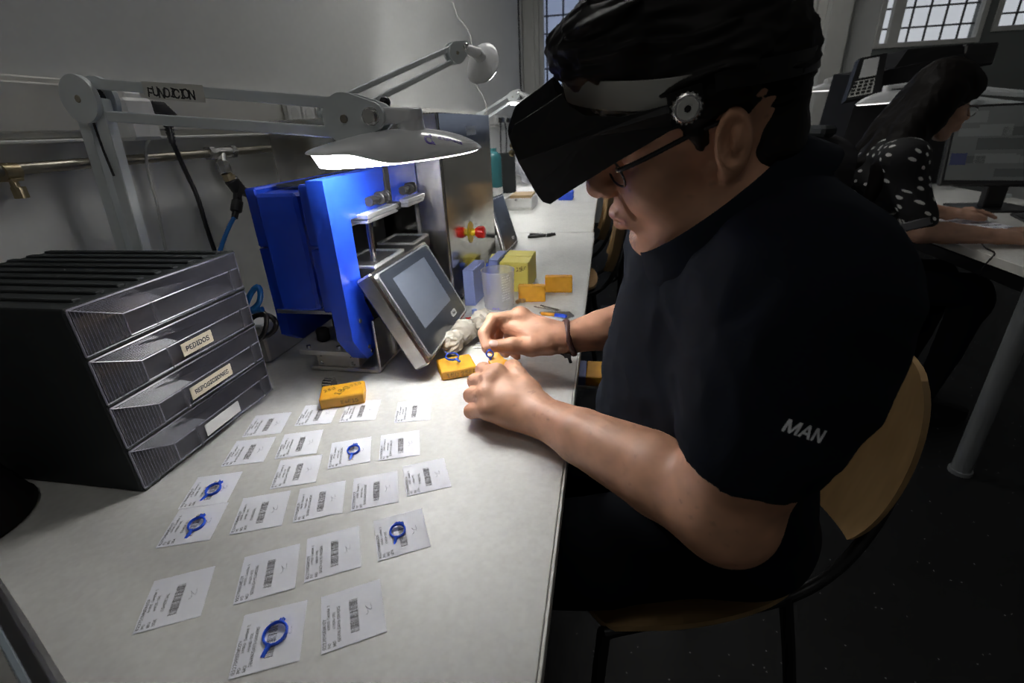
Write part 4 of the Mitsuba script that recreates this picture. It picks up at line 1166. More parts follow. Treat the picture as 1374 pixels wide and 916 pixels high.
class Sdf:
    """Smoothly joined ellipsoids and tapered capsules, meshed on a sparse grid."""

    def __init__(self):
        self.items = []

    def add(self, fn, k=.012, op='u'):
        self.items.append((fn, k, op))
        return self

    def ell(self, c, r, M=np.eye(3), k=.012, op='u'):
        c, r, M = np.asarray(c, np.float32), np.asarray(r, np.float32), np.asarray(M, np.float32)

        def fn(p):
            q = (p - c) @ M
            k0 = np.linalg.norm(q / r, axis=-1)
            k1 = np.linalg.norm(q / (r * r), axis=-1)
            return k0 * (k0 - 1) / np.maximum(k1, 1e-6)
        return self.add(fn, k, op)

    def cap(self, a, b, ra, rb=None, k=.012, op='u'):
        a, b = np.asarray(a, np.float32), np.asarray(b, np.float32)
        rb = ra if rb is None else rb
        d = b - a
        dd = float(d @ d)

        def fn(p):
            t = np.clip(((p - a) @ d) / dd, 0, 1)
            return np.linalg.norm(p - a - t[..., None] * d, axis=-1) - (ra + (rb - ra) * t)
        return self.add(fn, k, op)

    def chain(self, pts, rs, k=.012, op='u'):
        for i in range(len(pts) - 1):
            self.cap(pts[i], pts[i + 1], rs[i], rs[i + 1], k if i == 0 else min(k, .006), op)
        return self

    def plane(self, o, n, k=.004, op='s'):
        """Cuts away the side that n points to (op 's')."""
        o, n = np.asarray(o, np.float32), np.asarray(unit(n), np.float32)
        return self.add(lambda p: -((p - o) @ n), k, op)

    @staticmethod
    def smin(a, b, k):
        h = np.maximum(k - np.abs(a - b), 0) / k
        return np.minimum(a, b) - h * h * k * .25

    def value(self, P):
        D = np.full(P.shape[:-1], 1.0, np.float32)
        for fn, k, op in self.items:
            D = self.smin(D, fn(P), k) if op == 'u' else -self.smin(-D, fn(P), k) if op == 's' else D + fn(P)
        return D

    def mesh(self, lo, hi, h, disp=None, B=12):
        lo, hi = np.asarray(lo, np.float32), np.asarray(hi, np.float32)
        nb = np.ceil((hi - lo) / (h * B)).astype(int)
        ctr = lo + (np.stack(np.meshgrid(*[np.arange(n) for n in nb], indexing='ij'), -1).reshape(-1, 3) * B + (B - 1) / 2) * h
        ctr = ctr.astype(np.float32)
        rad = B * h * .87
        G = np.full(tuple(nb * B), 1.0, np.float32).reshape(nb[0], B, nb[1], B, nb[2], B)
        per, Dc = [], np.full(len(ctr), 1.0, np.float32)
        for fn, k, op in self.items:
            d = fn(ctr)
            per.append(d)
            Dc = self.smin(Dc, d, k) if op == 'u' else -self.smin(-Dc, d, k)
        act = np.nonzero(np.abs(Dc) < rad * 1.5 + .012)[0]
        off = (np.stack(np.meshgrid(*[np.arange(B)] * 3, indexing='ij'), -1) - (B - 1) / 2).astype(np.float32) * h
        D = np.full((len(act), B, B, B), 1.0, np.float32)
        for (fn, k, op), d in zip(self.items, per):
            m = np.nonzero(d[act] < rad * 1.6 + k + .012)[0]
            for s in range(0, len(m), 400):
                mm = m[s:s + 400]
                v = fn(ctr[act[mm]][:, None, None, None, :] + off)
                D[mm] = self.smin(D[mm], v, k) if op == 'u' else -self.smin(-D[mm], v, k)
        if disp is not None:
            for s in range(0, len(act), 400):
                D[s:s + 400] += disp(ctr[act[s:s + 400]][:, None, None, None, :] + off)
        flat = np.where(Dc < 0, -1.0, 1.0).astype(np.float32)
        idx = np.stack(np.unravel_index(np.arange(len(ctr)), tuple(nb)), 1)
        G[:] = flat.reshape(tuple(nb))[:, None, :, None, :, None]
        ia = idx[act]
        G[ia[:, 0], :, ia[:, 1], :, ia[:, 2], :] = D
        return nets(G.reshape(tuple(nb * B)), lo, h)


def nets(G, lo, h):
    """Surface nets over a dense grid of distances."""
    S = G < 0
    n = np.array(G.shape)
    c = sum(S[i:n[0] - 1 + i, j:n[1] - 1 + j, k:n[2] - 1 + k].astype(np.int8) for i in (0, 1) for j in (0, 1) for k in (0, 1))
    cells = np.argwhere((c > 0) & (c < 8))
    ids = np.full(n - 1, -1, np.int64)
    ids[tuple(cells.T)] = np.arange(len(cells))
    acc, cnt = np.zeros((len(cells), 3)), np.zeros(len(cells))
    for ax in range(3):
        o1, o2 = [q for q in range(3) if q != ax]
        for a in (0, 1):
            for b in (0, 1):
                s = np.zeros(3, int)
                s[o1], s[o2] = a, b
                e = s.copy()
                e[ax] = 1
                v0, v1 = G[tuple((cells + s).T)], G[tuple((cells + e).T)]
                x = (v0 < 0) != (v1 < 0)
                t = np.where(x, v0 / np.where(x, v0 - v1, 1), 0)
                p = np.broadcast_to(s, (len(cells), 3)).astype(float).copy()
                p[:, ax] = t
                acc[x] += p[x]
                cnt[x] += 1
    V = lo + (cells + acc / np.maximum(cnt, 1)[:, None]) * h
    F = []
    for ax in range(3):
        o1, o2 = [(1, 2), (2, 0), (0, 1)][ax]
        sl0, sl1 = [slice(1, -1)] * 3, [slice(1, -1)] * 3
        sl0[ax], sl1[ax] = slice(0, n[ax] - 1), slice(1, n[ax])
        A, Bm = S[tuple(sl0)], S[tuple(sl1)]
        e = np.argwhere(A != Bm)
        base = e + 1
        base[:, ax] -= 1
        d1, d2 = np.zeros(3, int), np.zeros(3, int)
        d1[o1], d2[o2] = 1, 1
        q = [ids[tuple((base - d1 - d2).T)], ids[tuple((base - d2).T)], ids[tuple(base.T)], ids[tuple((base - d1).T)]]
        q = np.stack(q, 1)
        flip = ~A[tuple(e.T)]
        q[flip] = q[flip][:, ::-1]
        F += [q[:, [0, 1, 2]], q[:, [0, 2, 3]]]
    F = np.vstack(F)
    return trimesh.Trimesh(V, F[(F >= 0).all(1)], process=False)


def largest(m):
    """The mesh's biggest connected piece."""
    lab = trimesh.graph.connected_component_labels(m.edges, node_count=len(m.vertices))
    keep = np.argmax(np.bincount(lab))
    f = m.faces[lab[m.faces[:, 0]] == keep]
    use, inv = np.unique(f, return_inverse=True)
    return trimesh.Trimesh(m.vertices[use], inv.reshape(-1, 3), process=False)


def relax(m, it=3, lam=.5, mu=-.53):
    """Even Laplacian smoothing that keeps the volume."""
    from scipy.sparse import coo_matrix
    e = m.edges_unique
    n = len(m.vertices)
    A = coo_matrix((np.ones(2 * len(e)), (np.r_[e[:, 0], e[:, 1]], np.r_[e[:, 1], e[:, 0]])), shape=(n, n)).tocsr()
    deg = np.maximum(np.asarray(A.sum(1)), 1)
    v = np.array(m.vertices)
    for _ in range(it):
        for w in (lam, mu):
            v = v + w * (A @ v / deg - v)
    return trimesh.Trimesh(v, m.faces, process=False)


def skin_colors(v, base=(0.55, 0.295, 0.185), spots=True, seed=0):
    a = meshkit.fbm(v * 55, 3, seed)[:, None]
    b = meshkit.fbm(v * 16 + 5, 2, seed)[:, None]
    c = np.array(base) * (.80 + .40 * a) * np.array([1.0, .94, .90]) ** (2 * (b - .3))
    if spots:
        n = meshkit.noise(v * 150, seed + 4)[:, None]
        m = meshkit.noise(v * 34 + 3, seed + 9)[:, None]
        f = np.clip((n - .80) / .1, 0, 1) * np.clip((m - .35) / .3, 0, 1) * .45
        c = c * (1 - f) + np.array([.23, .105, .06]) * f
    return c


scene['mat_skinv'] = {'type': 'twosided', 'b': {'type': 'principled', 'base_color': {'type': 'mesh_attribute', 'name': 'vertex_color'}, 'roughness': 0.46, 'specular': 0.4}}

# ---------------------------------------------------------------- the man
HO = np.array([0.096, 0.597, 1.174])                      # between the ears
HF, HL, HU = np.array([-.9547, -.0833, -.2860]), np.array([.1411, -.9717, -.1885]), np.array([-.2622, -.2203, .9396])
HM = np.stack([HF, HL, HU], 1)


def hp(f, l, u):
    return HO + HF * f + HL * l + HU * u


SL, SR = np.array([.170, .440, 1.038]), np.array([.108, .760, 1.000])
EL, ER = np.array([.136, .422, .803]), np.array([.150, .870, .860])
WLh, WRh = np.array([-.085, .603, .788]), np.array([-.060, .795, .828])
NB = np.array([.168, .585, 1.085])                        # neck base
TF = np.array([-.94, -.34, 0.0])
TM = rot_frame(TF, (0, 0, 1))

body = Sdf()
# trunk
body.ell((.152, .615, .942), (.108, .160, .150), TM, .04)
body.ell((.145, .650, .790), (.122, .165, .175), TM, .05)
body.ell((.180, .690, .640), (.125, .170, .130), TM, .05)
body.cap(SL + [.01, .01, -.015], SR + [.01, -.01, -.010], .044, .046, .035)
body.cap(NB + [.012, 0, -.016], SL + [.01, .045, .006], .042, .042, .035)
body.cap(NB + [.008, 0, -.014], SR + [.01, -.045, .006], .040, .038, .035)
# neck and head
body.cap(NB + [.004, 0, 0], hp(-.030, 0, -.030), .060, .056, .03)
body.cap(NB + [-.04, -.005, -.02], hp(.020, 0, -.085), .050, .048, .03)
body.ell(hp(-.005, 0, .045), (.097, .076, .086), HM, .02)
body.ell(hp(-.025, 0, .000), (.068, .068, .070), HM, .02)
body.ell(hp(.045, 0, -.030), (.055, .058, .082), HM, .02)
for s in (-1, 1):
    body.cap(hp(-.004, .056 * s, -.058), hp(.064, .022 * s, -.111), .020, .017, .022)
    body.ell(hp(.058, .040 * s, -.038), (.030, .024, .030), HM, .02)
    body.ell(hp(.036, .045 * s, -.075), (.034, .024, .034), HM, .02)
body.ell(hp(.074, 0, -.111), (.021, .027, .018), HM, .014)
body.ell(hp(.030, 0, -.106), (.050, .050, .030), HM, .025)
body.ell(hp(.080, 0, -.068), (.024, .032, .030), HM, .014)
body.cap(hp(.096, 0, .010), hp(.116, 0, -.024), .0105, .0125, .010)
body.ell(hp(.117, 0, -.030), (.0135, .0145, .0125), HM, .006)
for s in (-1, 1):
    body.ell(hp(.106, .0145 * s, -.034), (.0125, .0080, .0085), HM, .005)
    body.cap(hp(.094, .012 * s, .022), hp(.074, .046 * s, .018), .0115, .010, .012)
    body.ell(hp(.090, .031 * s, -.004), (.014, .017, .0115), HM, .010, 's')
    body.ell(hp(.1085, .0075 * s, -.0415), (.0050, .0035, .0030), HM, .003, 's')
    body.cap(hp(.098, .020 * s, -.038), hp(.086, .033 * s, -.066), .0018, .0018, .006, 's')
    # ears
    EM = rot_frame(HF * 1.0 + HL * .35 * s, HU - HF * .22)
    ec = hp(-.010, .079 * s, -.004)
    body.ell(ec + HL * s * .002, (.0205, .0085, .034), EM, .005)
    body.ell(ec + HL * s * .010 + HF * .002 + HU * .004, (.0130, .0085, .0225), EM, .003, 's')
    body.ell(hp(-.013, .0840 * s, -.001), (.0065, .0040, .013), EM, .003)
    body.ell(hp(.000, .082 * s, -.010), (.0048, .0040, .0075), EM, .003)
    body.ell(hp(-.002, .076 * s, -.031), (.0095, .0062, .010), EM, .005)
    body.ell(hp(.002, .077 * s, -.005), (.004, .005, .007), EM, .004)
for s in (-1, 1):      # lowered eyelids
    body.ell(hp(.0742, .031 * s, -.0005), (.0136, .0150, .0130), HM, .004)
    body.ell(hp(.0860, .031 * s, -.0095), (.0050, .0105, .0016), HM, .002, 's')
lipsm = [(.0985, .021, -.0705), (.1045, .010, -.0665), (.1070, 0, -.0670), (.1045, -.010, -.0665), (.0985, -.021, -.0705)]
body.chain([hp(*q) for q in lipsm], [.0036, .0048, .0048, .0048, .0036], .008)
lipsl = [(.0970, .019, -.0745), (.1015, .010, -.0790), (.1030, 0, -.0800), (.1015, -.010, -.0790), (.0970, -.019, -.0745)]
body.chain([hp(*q) for q in lipsl], [.0038, .0054, .0058, .0054, .0038], .008)
body.chain([hp(*(np.array(q) + [.0055, 0, 0])) for q in [(.0960, .023, -.0726), (.1000, .010, -.0728), (.1010, 0, -.0728), (.1000, -.010, -.0728), (.0960, -.023, -.0726)]], [.0012] * 5, .003, 's')
body.cap(hp(.092, .012, -.0930), hp(.092, -.012, -.0930), .004, .004, .010, 's')
# arms
body.chain([SL, SL * .45 + EL * .55 + np.array([.004, -.006, 0]), EL], [.062, .060, .050], .03)
body.chain([EL, EL * .72 + WLh * .28 + np.array([.004, .004, -.002]), EL * .3 + WLh * .7, WLh], [.050, .0500, .038, .0285], .02)
body.ell(EL + [.010, -.002, -.014], (.032, .034, .034), k=.03)
body.chain([SR, SR * .5 + ER * .5, ER], [.062, .056, .046], .03)
body.chain([ER, ER * .7 + WRh * .3, ER * .3 + WRh * .7, WRh], [.047, .047, .036, .0275], .02)


def hand(sd, W, mcp, pips, dips, tips, thumb, thick=.0135, fr=(.0106, .0104, .0098, .0086), pads=()):
    """A palm of four rays from the wrist, four separate fingers and a thumb."""
    for i, m in enumerate(mcp):
        m = np.array(m)
        off = (m - np.mean(mcp, 0)) * .45
        sd.cap(np.array(W) + off, m, thick * 1.25, thick * (.94 if i < 3 else .86), .014)
    for i in range(3):
        sd.cap(mcp[i], mcp[i + 1], thick * .90, thick * .85, .010)
    for i in range(4):
        r = fr[i]
        sd.chain([mcp[i], pips[i], dips[i], tips[i]], [r * 1.16, r * 1.03, r * .93, r * .84], .0035)
        sd.ell(np.array(pips[i]), (r * 1.10,) * 3, k=.004)
        sd.ell(np.array(mcp[i]) + [0, 0, .001], (r * 1.20,) * 3, k=.012)
    c, m, ip, t = [np.array(q) for q in thumb]
    sd.cap(W, c, .024, .018, .012)
    sd.chain([c, m, ip, t], [.0195, .0155, .0138, .0118], .006)
    sd.ell(ip, (.0142,) * 3, k=.005)
    for p_, r_ in pads:
        sd.ell(p_, r_, k=.014)


LH = dict(mcp=[(-.160, .664, .820), (-.168, .646, .815), (-.169, .624, .804), (-.163, .603, .790)],
          pips=[(-.188, .688, .813), (-.197, .666, .803), (-.199, .643, .790), (-.194, .620, .775)],
          dips=[(-.187, .708, .797), (-.194, .688, .785), (-.193, .664, .772), (-.186, .640, .766)],
          tips=[(-.170, .718, .782), (-.178, .700, .770), (-.174, .676, .7625), (-.166, .650, .7605)],
          thumb=[(-.105, .640, .806), (-.128, .672, .814), (-.140, .700, .812), (-.158, .716, .806)])
for i_ in range(3):      # the curled fingers lie against one another
    p_, q_ = np.array(LH['pips'][i_]) * .62 + np.array(LH['mcp'][i_]) * .38, np.array(LH['pips'][i_ + 1]) * .62 + np.array(LH['mcp'][i_ + 1]) * .38
    body.cap(p_ - [0, 0, .004], q_ - [0, 0, .004], .0090, .0085, .008)
hand(body, WLh, **LH, fr=(.0118, .0117, .0112, .0104), pads=[((-.115, .612, .778), (.045, .026, .022)), ((-.130, .630, .800), (.040, .032, .018))])
RH = dict(mcp=[(-.143, .812, .862), (-.149, .832, .856), (-.147, .851, .842), (-.138, .866, .824)],
          pips=[(-.191, .792, .862), (-.196, .810, .848), (-.190, .832, .830), (-.176, .850, .810)],
          dips=[(-.203, .764, .846), (-.202, .784, .828), (-.190, .806, .808), (-.172, .824, .789)],
          tips=[(-.193, .742, .828), (-.186, .766, .812), (-.170, .788, .797), (-.152, .804, .784)],
          thumb=[(-.088, .776, .824), (-.118, .764, .822), (-.150, .757, .828), (-.181, .748, .829)])
body.cap((-.116, .775, .832), (-.158, .800, .850), .0155, .0115, .020)
body.cap((-.130, .792, .838), (-.172, .795, .848), .0140, .0105, .016)
hand(body, WRh, **RH, fr=(.0116, .0110, .0102, .0090), pads=[((-.100, .800, .835), (.040, .030, .022)), ((-.098, .822, .822), (.042, .030, .024)), ((-.138, .812, .826), (.030, .024, .020))])

MAN = thing('person', 'man in a navy polo shirt with a magnifying visor, carving wax at the bench', 'person')
bm = largest(body.mesh((-.24, .33, .545), (.42, .96, 1.32), .003))
bm = relax(bm, 3)
v = bm.vertices
hl = (v - HO) @ HM
col = skin_colors(v)
shade = lambda m, c: (col * (1 - m[:, None]) + np.array(c) * m[:, None])
dl = np.min([np.linalg.norm((hl - np.array(q)) / [1, 1, .75], axis=1) for q in lipsm + lipsl], axis=0)
col = shade(np.clip((.0088 - dl) / .003, 0, 1) * .85, (.42, .17, .14))
sc_ = np.linalg.norm((hl - [.080, 0, -.108]) / [1, 1.1, .8], axis=1)
st = np.clip((.026 - sc_) / .012, 0, 1) * (meshkit.noise(v * 420, 8) > .42) * .55
col = shade(st, (.10, .085, .075))
kn = np.min([np.linalg.norm(v - np.array(q), axis=1) for h_ in (LH, RH) for q in h_['mcp'] + h_['pips']], axis=0)
col = shade(np.clip((.016 - kn) / .014, 0, 1) * .35, (.60, .28, .22))
scene[MAN + '__body'] = mikit.ply(bm, 'mat_skinv', smooth=True, color=np.clip(col, .02, .9))

# thumb and finger nails
def nail(tip, prev, up, r, w=.0052, ln=.0062):
    tip, prev = np.array(tip), np.array(prev)
    d = unit(tip - prev)
    u_ = unit(np.array(up) - d * np.dot(up, d))
    M = np.eye(4)
    M[:3, 0], M[:3, 1], M[:3, 2], M[:3, 3] = d, np.cross(u_, d), u_, tip + d * r * .15 + u_ * r * .97
    s = trimesh.creation.icosphere(3, 1.0)
    s.vertices = s.vertices * [ln, w, .0012]
    s.vertices[:, 2] -= (s.vertices[:, 1] / w) ** 2 * .0016 + np.clip(s.vertices[:, 0] / ln, 0, 1) ** 2 * .001
    return mv(s, M)


pr('nail', (0.66, 0.42, 0.34), 0.28)
put(MAN + '__nail', nail(RH['thumb'][3], RH['thumb'][2], (-.1, -.60, .80), .0118, .0074, .0086), 'nail')
put(MAN + '__nail', nail(RH['tips'][0], RH['dips'][0], (-.85, -.3, .3), .0082), 'nail')
put(MAN + '__nail', nail(LH['thumb'][3], LH['thumb'][2], (.2, .5, .8), .0092), 'nail')

# eyes behind the glasses
for s in (-1, 1):
    e = put(MAN + '__eye', mv(trimesh.creation.icosphere(3, .0122), tr(*hp(.0735, .031 * s, -.003))), 'eyewhite')
    put(e + '__iris', mv(trimesh.creation.icosphere(2, .0060), tr(*hp(.0805, .031 * s, -.006))), 'iris')
pr('eyewhite', (0.62, 0.60, 0.56), 0.2)
pr('iris', (0.05, 0.03, 0.02), 0.15)

# hair: thick dark waves swept forward over the visor band
hair = Sdf()
hair.ell(hp(-.004, 0, .062), (.104, .086, .088), HM, .03)
hair.ell(hp(.062, 0, .104), (.068, .070, .042), HM, .03)
hair.ell(hp(.088, .012, .112), (.042, .052, .030), HM, .02)
hair.ell(hp(-.072, 0, .018), (.030, .064, .066), HM, .03)
for s in (-1, 1):
    hair.ell(hp(.004, .070 * s, .050), (.040, .014, .044), HM, .02)
    hair.cap(hp(.018, .071 * s, .040), hp(.015, .0715 * s, .002), .010, .008, .012)
hair.ell(hp(.060, 0, -.045), (.085, .085, .098), HM, .012, 's')
hair.ell(hp(.010, 0, -.115), (.075, .10, .060), HM, .02, 's')
hair.ell(hp(-.054, 0, -.030), (.046, .077, .052), HM, .02)
for s in (-1, 1):
    hair.ell(hp(-.006, .088 * s, -.006), (.026, .022, .038), HM, .006, 's')


def hair_disp(p):
    q = (p - HO.astype(np.float32)) @ HM.astype(np.float32)
    t = q[..., 0] * 26 + 2.2 * meshkit.noise(q * 24, 2) + q[..., 2] * 16
    w = np.stack([t * .25, q[..., 1] * 55 + 2.5 * meshkit.noise(q * 16, 5), q[..., 2] * 65 + 2.0 * meshkit.noise(q * 20, 6)], -1)
    return np.clip((q[..., 2] + .02) / .06, .2, 1) * ((meshkit.noise(w, 3) - .5) * .007 + (meshkit.noise(w * 2.2, 4) - .5) * .009 + (meshkit.noise(q * 28 + 4, 7) - .5) * .010).astype(np.float32)


hm = largest(hair.mesh((-.10, .45, 1.05), (.27, .74, 1.40), .0026, hair_disp))
scene[MAN + '__hair'] = mikit.ply(hm, 'mat_hair', smooth=True)
for s in (-1, 1):
    put(MAN + '__eyebrow', tube([hp(.1055, .012 * s, .024), hp(.100, .028 * s, .029), hp(.086, .046 * s, .024)], [.0030, .0042, .0020], 8, 20), 'hair')

# polo shirt
shirt = Sdf()
HEM = SL * .30 + EL * .70
HEMR = SR * .25 + ER * .75
uL, uR = unit(EL - SL), unit(ER - SR)
shirt.chain([SL + [.008, 0, -.004], SL * .5 + EL * .5 + np.array([.006, -.004, 0]), SL * .1 + EL * .9], [.072, .0725, .0690], .05)
shirt.chain([SR, SR * .5 + ER * .5, SR * .1 + ER * .9], [.074, .071, .068], .05)
# cut the sleeves at their hems and leave room for the arms
shirt.plane(HEM, unit(uL + np.array([-.05, .12, .02])), .003)
shirt.add(lambda p: np.maximum((HEMR.astype(np.float32) - p) @ uR.astype(np.float32), np.linalg.norm(p - HEMR.astype(np.float32), axis=-1) - .16), .003, 's')
shirt.cap(HEM - uL * .006, EL, .0630, .058, .002, 's')
shirt.cap(HEMR - uR * .006, ER, .058, .054, .002, 's')
shirt.ell((.152, .615, .942), (.122, .172, .158), TM, .045)
shirt.ell((.145, .650, .790), (.137, .180, .185), TM, .05)
shirt.ell((.180, .690, .655), (.142, .187, .120), TM, .05)
shirt.cap(SL + [.012, .01, -.022], SR + [.012, -.01, -.016], .052, .054, .035)
shirt.cap((.190, .580, 1.088), (.188, .462, 1.054), .053, .056, .03)
shirt.cap((.178, .470, .995), (.190, .530, .86), .080, .078, .06)
shirt.cap((.170, .610, 1.085), SR + [.01, -.045, .015], .046, .048, .03)
# neck opening: an oval hole, lower at the throat
CC = np.array([.130, .593, 1.086])
cax = unit((-.64, .0, .766))
ccx = unit(np.array([-.766, -.05, -.64]) - cax * np.dot((-.766, -.05, -.64), cax))
ccy = np.cross(cax, ccx)


def neck_hole(p):
    q = p - CC.astype(np.float32)
    r_ = np.sqrt((q @ ccx.astype(np.float32) / .096) ** 2 + (q @ ccy.astype(np.float32) / .069) ** 2)
    return np.maximum((r_ - 1) * .075, -(q @ cax.astype(np.float32)) - .035)


shirt.add(neck_hole, .006, 's')
shirt.plane((0, 0, .585), (0, 0, -1), .004)


def folds(p):
    q = p.astype(np.float32)
    a = meshkit.noise(np.stack([q[..., 0] * 9 + q[..., 2] * 5, q[..., 1] * 9 - q[..., 2] * 4, q[..., 2] * 16], -1) + 2, 1)
    b = meshkit.noise(np.stack([(q[..., 0] + q[..., 1]) * 7, (q[..., 0] - q[..., 1]) * 18, q[..., 2] * 26 + q[..., 0] * 14], -1) + 5, 2)
    seam = np.exp(-((np.linalg.norm(q - np.asarray(SL + [0, .055, 0], np.float32), axis=-1) - .118) / .0035) ** 2) * .0016
    return ((a - .5) * .012 + (np.abs(b - .5) - .22) * .011 + seam).astype(np.float32)


sm = largest(shirt.mesh((-.04, .30, .56), (.46, .99, 1.22), .0042, folds))
sm = relax(sm, 3)
scene[MAN + '__polo_shirt'] = mikit.ply(sm, 'mat_navy', smooth=True)
# collar: a folded strip round the neck
th = np.linspace(.20, 2 * np.pi - .20, 72)
rows = []
for k_, z_ in ((.96, -.022), (.965, .006), (.985, .017), (1.03, .020), (1.09, .014), (1.19, -.004), (1.285, -.020), (1.28, -.024), (1.17, -.008), (1.06, .008), (1.02, .008)):
    dip = -.010 * np.exp(-(np.minimum(th, 2 * np.pi - th) / .5) ** 2) * (k_ > 1.05)
    rows.append(CC + np.outer(.096 * k_ * np.cos(th), ccx) + np.outer(.071 * k_ * np.sin(th), ccy) + np.outer(z_ + dip, cax))
put(MAN + '__polo_shirt__collar', grid_mesh(np.stack(rows)), 'navy')
put(MAN + '__polo_shirt__button', cyl(CC + ccx * .108 - cax * .026, CC + ccx * .108 - cax * .0235, .0048, 14), 'darkmetal')
# sleeve lettering laid on the cloth
def lay_on(mesh_t, d, sd, disp=None, lift=.0007):
    """Moves lettering along d until it lies on the implicit surface."""
    z = mesh_t.vertices @ d
    z0 = z.min()
    P = mesh_t.vertices - np.outer(z - z0, d)
    for _ in range(40):
        D = sd.value(P.astype(np.float32)) + (disp(P) if disp else 0)
        P = P + d * np.clip(D, -.01, .01)[:, None] * .8
    mesh_t.vertices = P - np.outer((z - z0) * 1.0 + lift, d) * 1.0
    return mesh_t


TXT_O, TXT_X, TXT_Y = np.array([0.1608, 0.3707, 0.9426]), np.array([0.9465, 0.0434, -0.3199]), np.array([0.2708, 0.4332, 0.8597])
tn = TXT_O
tl = text('MAN', .0105, np.stack([np.r_[TXT_X, 0], np.r_[TXT_Y, 0], np.r_[np.cross(TXT_X, TXT_Y), 0], np.r_[tn, 1]], 1), .0004, True)
put(MAN + '__polo_shirt__lettering', lay_on(tl, -np.cross(TXT_X, TXT_Y), shirt, folds), 'lettergrey', smooth=False)
pr('lettergrey', (0.80, 0.83, 0.86), 0.7)
# trousers, belt line and shoes
tro = Sdf()
HIPL, HIPR = np.array([.215, .630, .572]), np.array([.155, .800, .572])
KL, KR = np.array([-.175, .510, .570]), np.array([-.235, .760, .560])
AL, AR = np.array([-.16, .50, .115]), np.array([-.27, .78, .115])
tro.ell((.190, .705, .600), (.140, .180, .112), TM, .05)
tro.ell((.235, .725, .560), (.105, .170, .082), TM, .05)
for hh, kk, aa in ((HIPL, KL, AL), (HIPR, KR, AR)):
    tro.chain([hh, hh * .5 + kk * .5, kk], [.088, .084, .070], .05)
    tro.chain([kk, kk * .5 + aa * .5 + np.array([.02, 0, 0]), aa], [.068, .060, .052], .03)
tro.plane((0, 0, .075), (0, 0, -1), .003)
tm = largest(tro.mesh((-.36, .38, .06), (.42, .96, .74), .007, lambda p: ((meshkit.noise(p * 14, 3) - .5) * .012).astype(np.float32)))
scene[MAN + '__trousers'] = mikit.ply(tm, 'mat_trouser', smooth=True)
for aa in (AL, AR):
    sh_ = Sdf()
    sh_.chain([aa + [.025, .0, -.065], aa + [-.08, -.015, -.078], aa + [-.16, -.03, -.084]], [.040, .034, .028], .02)
    sh_.cap(aa + [.0, 0, -.06], aa + [0, 0, -.01], .040, .038, .02)
    sh_.plane((0, 0, .004), (0, 0, -1), .002)
    put(MAN + '__shoe', sh_.mesh(aa + [-.22, -.10, -.13], aa + [.10, .08, .05], .006), 'blackmatt', smooth=True)

# bracelet on the right wrist
wd = unit(WRh - ER)
Mb = frame(WRh - wd * .004, wd)
ring_ = [(.033 * math.cos(t), .030 * math.sin(t), .003 * math.sin(2 * t)) for t in np.linspace(0, 2 * np.pi, 49)[:-1]]
br = tube(ring_, .0035, 10, 0, closed=True)
br.vertices[:, 2] *= 1.5
put(MAN + '__bracelet', mv(br, Mb), 'leather')
cl_ = (Mb @ [.0, 0, 0, 1])[:3] + np.array([.002, -.024, -.022])
put(MAN + '__bracelet__clasp', cat(bb(cl_[0] - .006, cl_[0] + .006, cl_[1] - .004, cl_[1] + .004, cl_[2] - .005, cl_[2] + .004, .001), cyl(cl_ + [.002, 0, -.004], cl_ + [.006, -.004, -.014], .0028, 8), cyl(cl_ + [-.005, 0, -.002], cl_ + [-.012, 0, .002], .002, 8)), 'darkmetal')

# glasses
G = lambda f, l, u: hp(f, l, u)
rims = []
lens = []
for s in (-1, 1):
    c = np.array([.103, .034 * s, -.006])
    a = np.linspace(0, 2 * np.pi, 33)[:-1]
    pts = []
    for t in a:
        x_, z_ = np.sign(np.cos(t)) * abs(np.cos(t)) ** .7 * .026, np.sign(np.sin(t)) * abs(np.sin(t)) ** .7 * .017
        pts.append(G(c[0] - .010 * ((s * x_ + .026) / .052) ** 2 - .18 * (-.0 - z_), c[1] + x_, c[2] + z_))
    rims.append(tube(pts, .0013, 8, 0, closed=True))
    lens.append(trimesh.Trimesh(np.vstack([pts, [np.mean(pts, 0)]]), [[i, (i + 1) % 32, 32] for i in range(32)], process=False))
gl = thing('glasses', 'dark framed glasses low on the man\'s nose under the visor', 'glasses')
put(gl + '__rim', rims[0], 'black')
put(gl + '__rim', rims[1], 'black')
put(gl + '__bridge', tube([G(.1045, .009, .002), G(.1125, 0, .006), G(.1045, -.009, .002)], .0014, 8, 16), 'black')
for i in (0, 1):
    put(gl + '__lens', lens[i], 'glass', smooth=False)
for s in (-1, 1):
    put(gl + '__temple', tube([G(.096, .0615 * s, .002), G(.094, .0690 * s, .003), G(.055, .0755 * s, .010), G(.000, .0785 * s, .018), G(-.020, .0775 * s, .010)], .0026, 8, 24), 'black')
    put(gl + '__hinge', cat(mv(trimesh.creation.icosphere(2, .0026), tr(*G(.0965, .0665 * s, .0025))), cyl(G(.0975, .060 * s, .0025), G(.096, .068 * s, .003), .0017, 8)), 'brass')

# magnifying visor
vz = thing('magnifier_visor', 'black head-worn magnifying visor with a grey band on the man\'s head', 'visor')
W0, W1_ = .094, .057


def side_l(f):
    return W0 + (W1_ - W0) * min(max((f - .03) / .16, 0), 1)


